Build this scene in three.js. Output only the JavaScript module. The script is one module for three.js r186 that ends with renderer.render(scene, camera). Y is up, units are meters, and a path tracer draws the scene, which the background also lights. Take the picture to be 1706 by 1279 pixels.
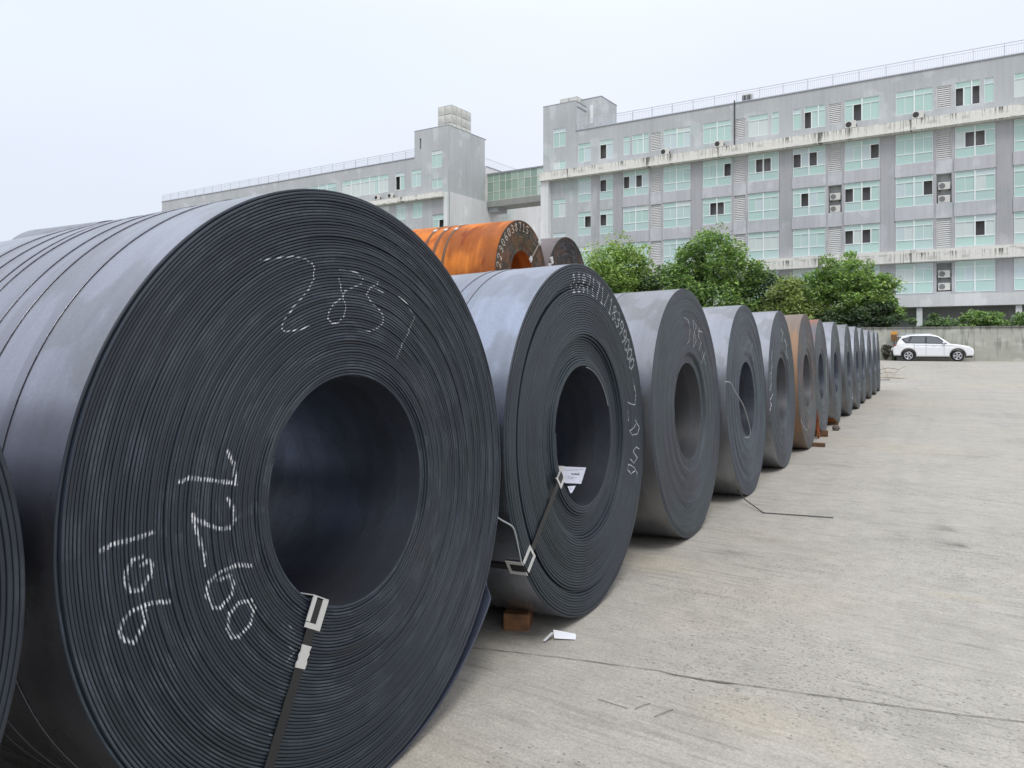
import * as THREE from 'three';
import { mergeGeometries, mergeVertices } from 'three/addons/utils/BufferGeometryUtils.js';
import { RoundedBoxGeometry } from 'three/addons/geometries/RoundedBoxGeometry.js';

// ------------------------------------------------------------------ camera, sky, sun, exposure
const scene = new THREE.Scene();
const camera = new THREE.PerspectiveCamera(58.1, 1706 / 1279, 0.05, 900);
camera.position.set(0, 1.4, 0);
camera.rotation.set(0, THREE.MathUtils.degToRad(28.6), 0);
camera.setViewOffset(1706, 1406, 0, 127, 1706, 1279);          // level camera, lens shifted down a little
const renderer = new THREE.WebGLRenderer({ antialias: true });
renderer.toneMapping = THREE.LinearToneMapping;
renderer.toneMappingExposure = 1.08;
renderer.shadowMap.enabled = true;

function rng(seed) { let s = seed >>> 0; return () => { s = (s + 0x6D2B79F5) >>> 0; let t = s; t = Math.imul(t ^ (t >>> 15), t | 1); t ^= t + Math.imul(t ^ (t >>> 7), t | 61); return ((t ^ (t >>> 14)) >>> 0) / 4294967296; }; }
const clamp = (v, a, b) => Math.max(a, Math.min(b, v));
const mix = (a, b, t) => a + (b - a) * t;
const sstep = (a, b, x) => { const t = clamp((x - a) / (b - a), 0, 1); return t * t * (3 - 2 * t); };
// value noise that can wrap (period px, py)
function hash2(x, y, s) { let h = Math.imul(x | 0, 374761393) + Math.imul(y | 0, 668265263) + Math.imul(s | 0, 2147483647 ^ 0x5bd1e995); h = Math.imul(h ^ (h >>> 13), 1274126177); return ((h ^ (h >>> 16)) >>> 0) / 4294967296; }
function vnoise(x, y, s = 0, px = 0, py = 0) {
  const x0 = Math.floor(x), y0 = Math.floor(y); let fx = x - x0, fy = y - y0;
  fx = fx * fx * (3 - 2 * fx); fy = fy * fy * (3 - 2 * fy);
  const w = (v, p) => p ? ((v % p) + p) % p : v;
  const a = hash2(w(x0, px), w(y0, py), s), b = hash2(w(x0 + 1, px), w(y0, py), s), c = hash2(w(x0, px), w(y0 + 1, py), s), d = hash2(w(x0 + 1, px), w(y0 + 1, py), s);
  return a + (b - a) * fx + (c - a) * fy + (a - b - c + d) * fx * fy;
}
function fbm(x, y, s = 0, oct = 4, px = 0, py = 0) { let v = 0, a = 0.5, t = 0; for (let i = 0; i < oct; i++) { v += a * vnoise(x, y, s + i * 17, px, py); t += a; x *= 2; y *= 2; px *= 2; py *= 2; a *= 0.5; } return v / t; }

{ // an even overcast sky: soft veils of cloud, a little brighter towards the zenith
  const W = 1024, H = 512, data = new Float32Array(W * H * 4);
  for (let j = 0; j < H; j++) for (let i = 0; i < W; i++) {
    const el = ((j + 0.5) / H - 0.5) * Math.PI, az = (i / W) * 8;
    const e = Math.max(0, Math.sin(el));
    const c = fbm(az, el * 5, 5, 4, 8, 0) - 0.5, c2 = fbm(az * 2, el * 9, 41, 4, 16, 0) - 0.5;
    let L = 0.86 + 0.72 * Math.pow(e, 2.2) + 0.12 * c + 0.06 * c2;
    const blue = clamp(0.5 + 1.5 * (vnoise(az * 0.5, el * 2, 9, 4, 0) - 0.5) + 0.25 * e, 0, 1);
    let r = L * mix(0.955, 0.86, blue), g = L * mix(0.955, 0.93, blue), b = L * mix(1.02, 1.06, blue);
    if (el < 0) { r = 0.34; g = 0.34; b = 0.33; }
    const k = (j * W + i) * 4; data[k] = r; data[k + 1] = g; data[k + 2] = b; data[k + 3] = 1;
  }
  const sky = new THREE.DataTexture(data, W, H, THREE.RGBAFormat, THREE.FloatType);
  sky.mapping = THREE.EquirectangularReflectionMapping; sky.magFilter = sky.minFilter = THREE.LinearFilter; sky.wrapS = THREE.RepeatWrapping; sky.needsUpdate = true;
  scene.background = sky; scene.environment = sky;
}
const sun = new THREE.DirectionalLight(new THREE.Color(1, 0.97, 0.92), 1.15);
sun.position.set(16, 60, 10); sun.target.position.set(-6, 0, -24);
sun.castShadow = true; sun.shadow.radius = 30; sun.shadow.mapSize.set(2048, 2048);
Object.assign(sun.shadow.camera, { left: -80, right: 80, top: 80, bottom: -80, near: 1, far: 220 });
scene.add(sun, sun.target);

// ------------------------------------------------------------------ helpers
const taken = {};
function numbered(n) { const k = taken[n] || 0; taken[n] = k + 1; return k ? n + '_' + String(k).padStart(3, '0') : n; }
function thing(name, label, category, [x, y, z] = [0, 0, 0], turn = 0, group) {
  const o = new THREE.Group(); o.name = numbered(name); o.position.set(x, y, z); o.rotation.y = turn;
  o.userData = { label, category }; if (group) o.userData.group = group; scene.add(o); return o;
}
function tag(o, label, category, group) { o.userData.label = label; o.userData.category = category; if (group) o.userData.group = group; return o; }
function part(name, geo, mat, parent) {
  const m = new THREE.Mesh(Array.isArray(geo) ? merge(geo) : geo, mat); m.castShadow = m.receiveShadow = true;
  if (parent) { m.name = name; parent.add(m); } else { m.name = numbered(name); scene.add(m); }
  return m;
}
function structure(name, geo, mat) { const m = part(name, geo, mat, null); m.userData.kind = 'structure'; return m; }
function merge(list) {
  const l = list.map(g => { g = g.index ? g.toNonIndexed() : g; for (const k of Object.keys(g.attributes)) if (!['position', 'normal', 'uv'].includes(k)) g.deleteAttribute(k); if (!g.attributes.uv) boxUV(g); return g; });
  return l.length === 1 ? l[0] : mergeGeometries(l);
}
function boxUV(g) {                      // uv in metres from the dominant normal
  const p = g.attributes.position, n = g.attributes.normal, uv = new Float32Array(p.count * 2);
  for (let i = 0; i < p.count; i++) {
    const ax = Math.abs(n.getX(i)), ay = Math.abs(n.getY(i)), az = Math.abs(n.getZ(i));
    if (ay >= ax && ay >= az) { uv[2 * i] = p.getX(i); uv[2 * i + 1] = p.getZ(i); }
    else if (ax >= az) { uv[2 * i] = p.getZ(i); uv[2 * i + 1] = p.getY(i); }
    else { uv[2 * i] = p.getX(i); uv[2 * i + 1] = p.getY(i); }
  }
  g.setAttribute('uv', new THREE.BufferAttribute(uv, 2)); return g;
}
// box given by its extents
function ext(x0, x1, y0, y1, z0, z1) { const g = new THREE.BoxGeometry(x1 - x0, y1 - y0, z1 - z0); g.translate((x0 + x1) / 2, (y0 + y1) / 2, (z0 + z1) / 2); return boxUV(g); }
function rbox(w, h, d, x = 0, y = 0, z = 0, r = 0.01, s = 2) { const g = new RoundedBoxGeometry(w, h, d, s, r); g.translate(x, y, z); return boxUV(g.index ? g.toNonIndexed() : g); }
function tube(pts, r, seg = 24, rad = 6) { return new THREE.TubeGeometry(new THREE.CatmullRomCurve3(pts.map(p => new THREE.Vector3(...p))), seg, r, rad); }
function bar(a, b, r, rad = 6) { const A = new THREE.Vector3(...a), B = new THREE.Vector3(...b), d = B.clone().sub(A), g = new THREE.CylinderGeometry(r, r, d.length(), rad); g.applyQuaternion(new THREE.Quaternion().setFromUnitVectors(new THREE.Vector3(0, 1, 0), d.normalize())); g.translate((a[0] + b[0]) / 2, (a[1] + b[1]) / 2, (a[2] + b[2]) / 2); return g; }
const lin = (r, g, b) => new THREE.Color().setRGB(r, g, b);
const std = o => new THREE.MeshStandardMaterial(o);
const phys = o => new THREE.MeshPhysicalMaterial(o);
function texture(w, h, fn, { srgb = true, repeat = null } = {}) {     // fn(i, j) -> [r, g, b] 0..1 (display values)
  const d = new Uint8Array(w * h * 4);
  for (let j = 0; j < h; j++) for (let i = 0; i < w; i++) { const c = fn(i, j), k = (j * w + i) * 4; d[k] = clamp(c[0], 0, 1) * 255; d[k + 1] = clamp(c[1], 0, 1) * 255; d[k + 2] = clamp(c[2], 0, 1) * 255; d[k + 3] = 255; }
  return finish(new THREE.DataTexture(d, w, h), srgb, repeat);
}
function finish(t, srgb, repeat) {
  t.magFilter = THREE.LinearFilter; t.minFilter = THREE.LinearMipmapLinearFilter; t.generateMipmaps = true; t.wrapS = t.wrapT = THREE.RepeatWrapping;
  if (srgb) t.colorSpace = THREE.SRGBColorSpace; if (repeat) t.repeat.set(...repeat); t.needsUpdate = true; return t;
}

// ------------------------------------------------------------------ the yard
const groundY = (z, x = 0) => 0.44 * sstep(-27, -55, z) - 0.033 * clamp(-1.45 - x, 0, 1.9) * sstep(-34, -28, z);   // the yard falls a little towards the back of the coils and rises to the wall
{
  const N = 2048, per = 5;                                   // 5 m tile: broomed concrete, pitted
  const R = rng(11), h = new Float32Array(N * N).fill(0.5);
  const dark = new Float32Array(N * N);
  for (let k = 0; k < 60000; k++) {                           // pits and popped aggregate, drawn out along the broom strokes
    const x = R() * N, y = R() * N, dens = fbm(x / N * 6, y / N * 6, 77, 3, 6, 6); if (R() > sstep(0.34, 0.66, dens)) continue;
    const rx = 0.9 + R() * R() * 5.6, ry = 0.7 + R() * R() * 2.6, s = 0.25 + 0.6 * R(), bx = Math.ceil(rx + 1), by = Math.ceil(ry + 1);
    for (let j = -by; j <= by; j++) for (let i = -bx; i <= bx; i++) { const q = 1 - Math.hypot(i / rx, j / ry); if (q > 0) { const id = (((y | 0) + j + N) % N) * N + (((x | 0) + i + N) % N); dark[id] = Math.max(dark[id], s * Math.min(1, q * 2)); } }
  }
  const hb = new Uint8Array(N * N * 4);
  const map = texture(N, N, (i, j) => {
    const u = i / N, v = j / N, id = j * N + i;
    const broom = fbm(u * 40, v * 420, 3, 2, 40, 420) - 0.5, fine = vnoise(u * 800, v * 1000, 8, 800, 1000) - 0.5, mid = fbm(u * 60, v * 60, 21, 2, 60, 60) - 0.5;
    const rows = sstep(0.60, 0.78, fbm(u * 14, v * 190, 55, 2, 14, 190)) * sstep(0.42, 0.6, fbm(u * 8, v * 8, 56, 3, 8, 8));
    const L = 0.655 + 0.06 * broom + 0.10 * fine + 0.05 * mid - 0.05 * rows - 0.25 * dark[id];
    const hv = clamp(0.6 + 0.35 * broom + 0.12 * fine - 0.5 * dark[id] - 0.2 * rows, 0, 1) * 255; hb[id * 4] = hb[id * 4 + 1] = hb[id * 4 + 2] = hv; hb[id * 4 + 3] = 255;
    return [L * 1.025, L * 0.998, L * 0.94];
  });
  const bump = finish(new THREE.DataTexture(hb, N, N), false);
  const mat = std({ map, bumpMap: bump, bumpScale: 0.0035, roughness: 0.93, vertexColors: true });
  const xs = [], zs = [];
  for (let x = -160; x < -6; x += 7) xs.push(x); for (let x = -5; x < 4; x += 0.06) xs.push(x); for (let x = 4; x < 14; x += 0.5) xs.push(x); for (let x = 15; x <= 160; x += 8) xs.push(x);
  for (let z = 40; z > 3; z -= 6) zs.push(z); for (let z = 3; z > -14; z -= 0.07) zs.push(z); for (let z = -14; z > -30; z -= 0.4) zs.push(z); for (let z = -30; z > -62; z -= 1.2) zs.push(z); for (let z = -64; z >= -330; z -= 14) zs.push(z);
  const nx = xs.length, nz = zs.length, pos = [], col = [], uv = [], idx = [];
  // dirt marks that the photograph shows on the slab: [x, z, rx, rz, strength, tint]
  const marks = [[0.11, -6.7, 0.10, 0.12, 0.4], [0.2, -6.2, 0.13, 0.08, 0.42], [-0.26, -6.68, 0.18, 0.07, 0.16], [0.1, -4.45, 0.12, 0.06, 0.16], [-1.2, -5.0, 0.35, 0.25, 0.10], [-1.5, -4.75, 0.3, 0.3, -0.08, 1], [0.15, -4.9, 0.25, 0.06, -0.05, 1], [-1.75, -3.25, 0.3, 0.16, 0.34], [-1.15, -5.2, 0.18, 0.09, 0.22], [-0.62, -5.05, 0.3, 0.06, 0.16], [-0.7, -2.75, 0.2, 0.12, 0.18], [-0.55, -2.95, 0.3, 0.2, -0.06, 1], [-0.25, -2.85, 0.12, 0.07, -0.06, 1], [0.5, -11.2, 0.4, 0.2, 0.16], [-0.9, -9.6, 0.3, 0.15, 0.2]];
  for (const z of zs) for (const x of xs) {
    pos.push(x, groundY(z, x), z); uv.push(x / per + 0.03 * Math.sin(z * 0.13), (z - 0.11 * x) / per);
    let k = 1 + 0.12 * (fbm(x * 0.7 + 40, z * 0.9 + 90, 4, 4) - 0.5) + 0.10 * (fbm(x * 0.16 + 9, z * 0.35, 61, 3) - 0.5) + 0.05 * (fbm(x * 4, z * 5, 64, 3) - 0.5), warm = 0;
    for (const [mx, mz, rx, rz, s, t] of marks) { const q = Math.hypot((x - mx) / rx, (z - mz) / rz); if (q < 1.3) { const f = sstep(1.2, 0.2, q + 0.7 * (fbm(x * 9, z * 14, 70, 3) - 0.5)); k -= s * f * (t ? 0.3 : fbm(x * 14, z * 30, 73, 2) * 1.7); if (t) warm += f; } }
    warm += 0.5 * sstep(0.52, 0.7, fbm(x * 0.5 + 3, z * 0.6, 99, 3));
    for (const [tx, tw] of [[0.15, 0.11], [0.42, 0.1], [1.75, 0.12], [2.05, 0.1], [-0.55, 0.09]]) { const d = Math.abs(x - tx - 0.25 * Math.sin(z * 0.21 + tx) - 0.02 * z); k -= 0.05 * sstep(tw, tw * 0.3, d) * sstep(0.35, 0.6, fbm(x * 3, z * 0.9, 130, 3)); }   // scuffed tyre tracks
    k -= 0.055 * sstep(0.58, 0.70, fbm(x * 1.6 + 11, z * 2.2 + 5, 140, 4));                                                // damp, grimy patches
    col.push(k * (1 + 0.03 * warm), k, k * (1 - 0.075 * warm));
  }
  for (let j = 0; j < nz - 1; j++) for (let i = 0; i < nx - 1; i++) { const a = j * nx + i, b = a + 1, c = a + nx, d = c + 1; idx.push(a, b, c, b, d, c); }
  const g = new THREE.BufferGeometry(); g.setAttribute('position', new THREE.Float32BufferAttribute(pos, 3)); g.setAttribute('color', new THREE.Float32BufferAttribute(col, 3)); g.setAttribute('uv', new THREE.Float32BufferAttribute(uv, 2)); g.setIndex(idx); g.computeVertexNormals();
  structure('ground', g, mat);
  // the dirt-filled joint between two slabs: a ragged strip
  const line = [[-3.2, -2.84], [-1.855, -3.034], [-1.423, -3.099], [-1.007, -3.172], [-0.955, -3.163], [-0.818, -3.173], [-0.683, -3.207], [-0.299, -3.27], [0.014, -3.322], [0.321, -3.39], [2.2, -3.72], [6, -4.4]];
  const jp = [], ji = [], r2 = rng(4); let n = 0;
  for (let s = 0; s < line.length - 1; s++) for (let q = 0; q < 40; q++) {
    const t = q / 40, x = mix(line[s][0], line[s + 1][0], t), z = mix(line[s][1], line[s + 1][1], t) + 0.006 * (vnoise(x * 14, 1, 5) - 0.5) + 0.006 * (vnoise(x * 3, 7, 6) - 0.5);
    const chunk = sstep(-1.03, -0.98, x) * sstep(-0.66, -0.76, x), w = (0.0012 + 0.0022 * vnoise(x * 25, 3, 9) + 0.011 * chunk * vnoise(x * 16, 2, 12)) ;
    jp.push(x, 0.004 + groundY(z, x), z - w, x, 0.004 + groundY(z, x), z + w); if (n) { const a = 2 * (n - 1); ji.push(a, a + 1, a + 2, a + 1, a + 3, a + 2); } n++;
  }
  const jg = new THREE.BufferGeometry(); jg.setAttribute('position', new THREE.Float32BufferAttribute(jp, 3)); jg.setIndex(ji); jg.computeVertexNormals();
  structure('slab_joint', jg, std({ color: lin(0.19, 0.18, 0.155), roughness: 1, side: THREE.DoubleSide }));
}
// ------------------------------------------------------------------ buildings (facade frame: x along the street front, y up, z out towards the yard)
const FRONT = new THREE.Vector3(-36.406, 0, -73.831), TURN = -THREE.MathUtils.degToRad(4.3);
function frontPoint(u, y, n) { const c = Math.cos(TURN), s = Math.sin(TURN); return [FRONT.x + u * c + n * s, y, FRONT.z - u * s + n * c]; }
const plasterMap = texture(1024, 1024, (i, j) => {          // 16 m tile of painted render: blotches, pale repairs, faint runs
  const u = i / 1024, v = j / 1024;
  const a = fbm(u * 6, v * 6, 31, 4, 6, 6) - 0.5, run = fbm(u * 90, v * 5, 33, 3, 90, 5) - 0.5, sp = vnoise(u * 300, v * 300, 34, 300, 300) - 0.5;
  const patch = sstep(0.62, 0.72, fbm(u * 14, v * 10, 39, 3, 14, 10)) * 0.05, moss = sstep(0.60, 0.74, fbm(u * 4, v * 5, 46, 4, 4, 5));
  const L = 0.90 + 0.09 * a + 0.07 * run + 0.03 * sp + patch; return [L - 0.045 * moss, L - 0.015 * moss, L - 0.03 * moss];
}, { repeat: [1 / 16, 1 / 16] });
const streakMap = texture(2048, 128, (i, j) => {           // 16 m x 1 m: white band with black mould runs from its upper edge
  const u = i / 2048, v = j / 128;
  const col = 0.6 * vnoise(u * 240, 0.5, 51, 240, 0) + 0.4 * vnoise(u * 560, 0.5, 54, 560, 0), wide = fbm(u * 20, 0.5, 52, 3, 20, 0), len = 0.35 + 1.0 * vnoise(u * 210, 3.5, 53, 210, 0);
  const run = sstep(0.42, 0.80, col) * sstep(0, 0.7, v - 1 + len) * (0.3 + 1.0 * sstep(0.38, 0.62, wide));
  const blot = sstep(0.60, 0.8, fbm(u * 26, v * 2, 57, 2, 26, 0)) * 0.5;
  const grain = 0.08 * (fbm(u * 120, v * 8, 58, 3, 120, 8) - 0.5);
  const k = clamp(run * 0.52 + blot * 0.22, 0, 0.75); const L = (0.92 + grain) * (1 - k);
  return [L, L * (0.995 - 0.02 * k), L * (0.975 - 0.07 * k)];
}, { repeat: [1 / 16, 1] });
const M = {
  wall: std({ map: plasterMap, color: lin(0.60, 0.62, 0.625), roughness: 0.9 }),
  band: std({ map: plasterMap, color: lin(0.66, 0.66, 0.685), roughness: 0.9 }),
  pillar: std({ map: plasterMap, color: lin(0.54, 0.54, 0.555), roughness: 0.9 }),
  end: std({ map: plasterMap, color: lin(0.64, 0.67, 0.665), roughness: 0.9 }),
  white: std({ map: plasterMap, color: lin(0.93, 0.93, 0.92), roughness: 0.85 }),
  ledge: std({ map: streakMap, color: lin(0.95, 0.94, 0.91), roughness: 0.9 }),
  frame: std({ color: lin(0.82, 0.86, 0.84), roughness: 0.45 }),
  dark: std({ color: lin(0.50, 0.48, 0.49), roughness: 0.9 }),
  coping: std({ color: lin(0.32, 0.33, 0.36), roughness: 0.8 }),
  louvre: std({ color: lin(0.72, 0.715, 0.70), roughness: 0.7 }),
  rail: std({ color: lin(0.62, 0.64, 0.68), roughness: 0.4, metalness: 0.3 }),
  concrete: std({ map: plasterMap, color: lin(0.40, 0.40, 0.38), roughness: 0.95 }),
  acWhite: std({ color: lin(0.66, 0.65, 0.60), roughness: 0.5 }), acDark: std({ color: lin(0.06, 0.06, 0.065), roughness: 0.6 }), bracket: std({ color: lin(0.07, 0.055, 0.05), roughness: 0.8 }),
};
// tinted sheet glass with pale blinds drawn behind it: several tints
const GLASS = [[0.47, 0.64, 0.59], [0.51, 0.66, 0.61], [0.51, 0.65, 0.62], [0.44, 0.60, 0.55], [0.55, 0.64, 0.65], [0.46, 0.63, 0.57], [0.49, 0.65, 0.60], [0.62, 0.68, 0.65]].map(c => phys({ color: lin(...c), roughness: 0.10, ior: 1.52 }));
const SPAN = [[0.47, 0.65, 0.59], [0.49, 0.63, 0.60], [0.45, 0.61, 0.57]].map(c => phys({ color: lin(...c), roughness: 0.14, ior: 1.52 }));
const GDARK = phys({ color: lin(0.16, 0.26, 0.21), roughness: 0.08, ior: 1.52 });
const gr = rng(321), paneCache = {};
function paneGeo(w, h) { const k = w.toFixed(2) + '_' + h.toFixed(2); return paneCache[k] || (paneCache[k] = boxUV(new THREE.BoxGeometry(w, h, 0.02))); }
function pane(name, x0, x1, y0, y1, z, mat, parent) {
  const m = new THREE.Mesh(paneGeo(x1 - x0, y1 - y0), mat); m.name = name; m.castShadow = m.receiveShadow = true; m.position.set((x0 + x1) / 2, (y0 + y1) / 2, z);
  m.rotation.y = (gr() - 0.5) * 0.012; m.rotation.x = (gr() - 0.5) * 0.012; parent.add(m);
}
// a window: x0..x1, y0..y1; sashes = number of sliding lights, open = indices that are slid away, spandrel = glass below the rail
function makeWindow(parent, x0, x1, y0, y1, { sashes = 4, open = [], spandrel = 0.8, transom = 0.46, z = -0.06, dark = false } = {}) {
  const w = new THREE.Group(); w.name = 'window'; parent.add(w);
  const f = [], b = 0.035, railY = y0 + spandrel, headY = y1 - transom, n = sashes, wd = (x1 - x0) / n, thick = 0.07;
  f.push(ext(x0, x1, y1 - b, y1, z - thick, z + 0.03), ext(x0, x1, y0, y0 + b, z - thick, z + 0.03), ext(x0, x0 + b, y0 + b, y1 - b, z - thick, z + 0.03), ext(x1 - b, x1, y0 + b, y1 - b, z - thick, z + 0.03));
  if (spandrel) f.push(ext(x0 + b, x1 - b, railY - 0.035, railY + 0.035, z - thick, z + 0.04));
  f.push(ext(x0 + b, x1 - b, headY - 0.025, headY + 0.025, z - thick, z + 0.035));
  const mids = []; for (let k = 2; k < n; k += 2) mids.push(k);
  for (const k of mids) f.push(ext(x0 + k * wd - 0.05, x0 + k * wd + 0.05, y0 + b, y1 - b, z - thick + 0.002, z + 0.05));
  for (let k = 1; k < n; k += 2) f.push(ext(x0 + k * wd - 0.022, x0 + k * wd + 0.022, railY + 0.036, headY - 0.026, z - thick + 0.004, z + 0.02));
  for (const k of open) { const a = k % 2 ? x0 + k * wd - 0.08 : x0 + (k + 1) * wd + 0.02; f.push(ext(a, a + 0.05, railY + 0.037, headY - 0.027, z - 0.03, z + 0.025)); }
  part('frame', f, M.frame, w);
  const pick = a => a[Math.floor(gr() * a.length)];
  const tint = pick(GLASS);
  for (let k = 0; k < n; k++) if (!open.includes(k)) pane('pane', x0 + k * wd + 0.02, x0 + (k + 1) * wd - 0.02, railY + 0.02, headY - 0.01, z - (k % 2 ? 0.035 : 0.02), dark ? GDARK : gr() < 0.6 ? tint : pick(GLASS), w);
  for (let k = 0; k < n; k += 2) pane('transom_pane', x0 + k * wd + 0.02, x0 + Math.min(n, k + 2) * wd - 0.02, headY + 0.01, y1 - 0.02, z - 0.02, dark ? GDARK : pick(GLASS), w);
  if (spandrel) for (let k = 0; k < n; k += 2) pane('spandrel_pane', x0 + k * wd + 0.02, x0 + Math.min(n, k + 2) * wd - 0.02, y0 + 0.02, railY - 0.02, z - 0.01, pick(SPAN), w);
  return w;
}
function hole(shape, x0, x1, y0, y1) { const p = new THREE.Path(); p.moveTo(x0, y0); p.lineTo(x0, y1); p.lineTo(x1, y1); p.lineTo(x1, y0); p.closePath(); shape.holes.push(p); }
function wallShape(pts) { const s = new THREE.Shape(); s.moveTo(...pts[0]); for (const p of pts.slice(1)) s.lineTo(...p); s.closePath(); return s; }
function wallPanel(shape, z0, z1) { const g = new THREE.ExtrudeGeometry(shape, { depth: z1 - z0, bevelEnabled: false, steps: 1 }); g.translate(0, 0, z0); return boxUV(g.index ? g.toNonIndexed() : g); }
function louvre(parent, x0, x1, y0, y1, name = 'louvre') {
  const g = []; for (let y = y0 + 0.04; y < y1 - 0.05; y += 0.165) { const s = new THREE.BoxGeometry(x1 - x0, 0.014, 0.15); s.rotateX(0.95); s.translate((x0 + x1) / 2, y + 0.05, -0.07); g.push(boxUV(s)); }
  g.push(ext(x0, x0 + 0.03, y0, y1, -0.13, -0.012), ext(x1 - 0.03, x1, y0, y1, -0.13, -0.012), ext(x0, x1, y0, y1, -0.24, -0.2)); return part(name, g, M.louvre, parent);
}
function railing(parent, x0, x1, y, z, h = 1.05) {
  const g = [ext(x0, x1, y + h - 0.05, y + h, z - 0.03, z + 0.03), ext(x0, x1, y + h - 0.25, y + h - 0.22, z - 0.015, z + 0.015), ext(x0, x1, y + 0.08, y + 0.11, z - 0.015, z + 0.015)];
  for (let x = x0; x <= x1; x += 0.16) g.push(ext(x - 0.011, x + 0.011, y + 0.11, y + h - 0.25, z - 0.011, z + 0.011));
  for (let x = x0; x <= x1; x += 2.1) g.push(ext(x - 0.03, x + 0.03, y, y + h - 0.05, z - 0.029, z + 0.029));
  return part('railing', g, M.rail, parent);
}
const ROWS = [[20.68, 22.62, 0], [16.5, 18.98, 0.8], [12.95, 15.42, 0.82], [9.36, 11.8, 0.8], [5.74, 8.2, 0.9]];
{ // the long block
  const B = thing('factory_building', 'long grey factory block with green-tinted windows and streaked white ledges behind the trees', 'building', FRONT.toArray(), TURN);
  const U1 = 53, TOP = 24.02, shape = wallShape([[0, 0], [U1, 0], [U1, TOP], [3.95, TOP], [3.95, 27.22], [0, 27.22]]);
  const specials = { // open sashes seen: row -> window key -> indices
    '0:W2': [0], '0:7b': [0], '0:8': [1], '0:10b': [0, 2], '1:W2': [0], '1:3': [0, 2], '1:5': [3], '1:6': [1, 2], '1:7': [0, 2], '1:8': [3], '1:10': [1, 2], '2:W1': [1], '2:W2': [0], '2:5': [1, 2], '2:7': [1], '2:8': [0, 2], '2:9': [3], '3:8': [0, 2], '3:10': [2] };
  const wins = [], lous = [], niches = [];
  for (let r = 0; r < 5; r++) {
    const [y0, y1, sp] = ROWS[r], dy = 0;
    wins.push([4.25, 5.76, y0, y1, { sashes: 2, spandrel: sp, open: specials[r + ':W1'] || [] }], [6.78, 8.28, y0, y1, { sashes: 2, spandrel: sp, open: specials[r + ':W2'] || [] }]);
    for (let k = 0; k < 5; k++) {
      const a = 9.45 + 8.27 * k, ia = 3 + 2 * k, ib = 4 + 2 * k, small = r === 0;
      if (small) {
        if (k % 2 === 0) wins.push([a, a + 0.7, y0 + 0.05, y1 - 0.02, { sashes: 1, spandrel: 0 }], [a + 0.95, a + 2.72, y0, y1, { sashes: 3, spandrel: 0, open: specials['0:' + ia + 'b'] || [] }]);
        else wins.push([a, a + 2.72, y0, y1, { sashes: 4, spandrel: 0 }]);
        if (k === 1) wins.push([a + 4.3, a + 6.1, y0, y1, { sashes: 2, spandrel: 0 }], [a + 6.4, a + 7.05, y0, y1, { sashes: 1, spandrel: 0 }]);
        else if (k === 3) wins.push([a + 4.3, a + 6.0, y0, y1, { sashes: 3, spandrel: 0, open: [0, 2] }], [a + 6.28, a + 6.95, y0, y1, { sashes: 1, spandrel: 0 }]);
        else wins.push([a + 4.3, a + 7.02, y0, y1, { sashes: 4, spandrel: 0, open: specials['0:' + ib] || [] }]);
        lous.push([a + 2.98, a + 4.05, y0 + 0.05, y1 - 0.1]);
      } else {
        wins.push([a, a + 2.72, y0, y1, { sashes: 4, spandrel: sp, open: specials[r + ':' + ia] || [], z: 0.02 }], [a + 4.3, a + 7.02, y0, y1, { sashes: 4, spandrel: sp, open: specials[r + ':' + ib] || [], z: 0.02 }]);
        const nich = (r === 2 && (k === 2 || k === 3)) || (r === 4 && (k === 3 || k === 2));
        (nich ? niches : lous).push([a + 2.98, a + 4.05, y0 + 0.08, y1 - (r === 1 ? 0.3 : 0.05)]);
      }
    }
  }
  wins.push([1.25, 2.75, 22.66, 24.65, { sashes: 2, spandrel: 0 }], [1.25, 2.75, 20.3, 21.2, { sashes: 2, spandrel: 0, transom: 0.03 }], [1.25, 2.75, 15.15, 17.1, { sashes: 2, spandrel: 0 }], [1.25, 2.75, 11.6, 13.5, { sashes: 2, spandrel: 0 }], [1.25, 2.75, 8, 9.9, { sashes: 2, spandrel: 0 }]);
  for (const [a, b, c, d] of [...wins, ...lous, ...niches]) hole(shape, a, b, c, d);
  // openings of the ground floor stay closed behind the canopy
  part('wall', wallPanel(shape, -0.28, 0), M.wall, B);
  part('end_wall', [ext(0.002, 0.3, 0, 27.2, -14, -0.281)], M.end, B);
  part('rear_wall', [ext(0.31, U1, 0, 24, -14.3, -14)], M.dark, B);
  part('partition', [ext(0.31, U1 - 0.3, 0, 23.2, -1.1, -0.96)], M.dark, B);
  part('end_wall', [ext(U1 - 0.3, U1, 0, 24, -13.99, -0.282)], M.end, B);
  part('roof', [ext(0.31, U1 - 0.31, 23.3, 23.6, -13.98, -0.29), ext(0.31, 3.94, 26.6, 26.8, -7, -0.29)], M.coping, B);
  part('tower_wall', [ext(3.65, 3.94, 23.62, 27.2, -7, -0.283), ext(0.31, 3.94, 23.61, 27.19, -7.3, -7.01)], M.end, B);
  part('coping', [ext(-0.02, 3.97, 27.221, 27.29, -0.3, 0.02), ext(-0.02, 0.31, 27.221, 27.29, -7.3, -0.301), ext(3.64, 3.97, 27.221, 27.29, -7.3, -0.301)], M.coping, B);
  part('parapet_cap', [ext(4.0, U1, TOP + 0.001, TOP + 0.07, -0.34, 0.07)], M.coping, B);
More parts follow.
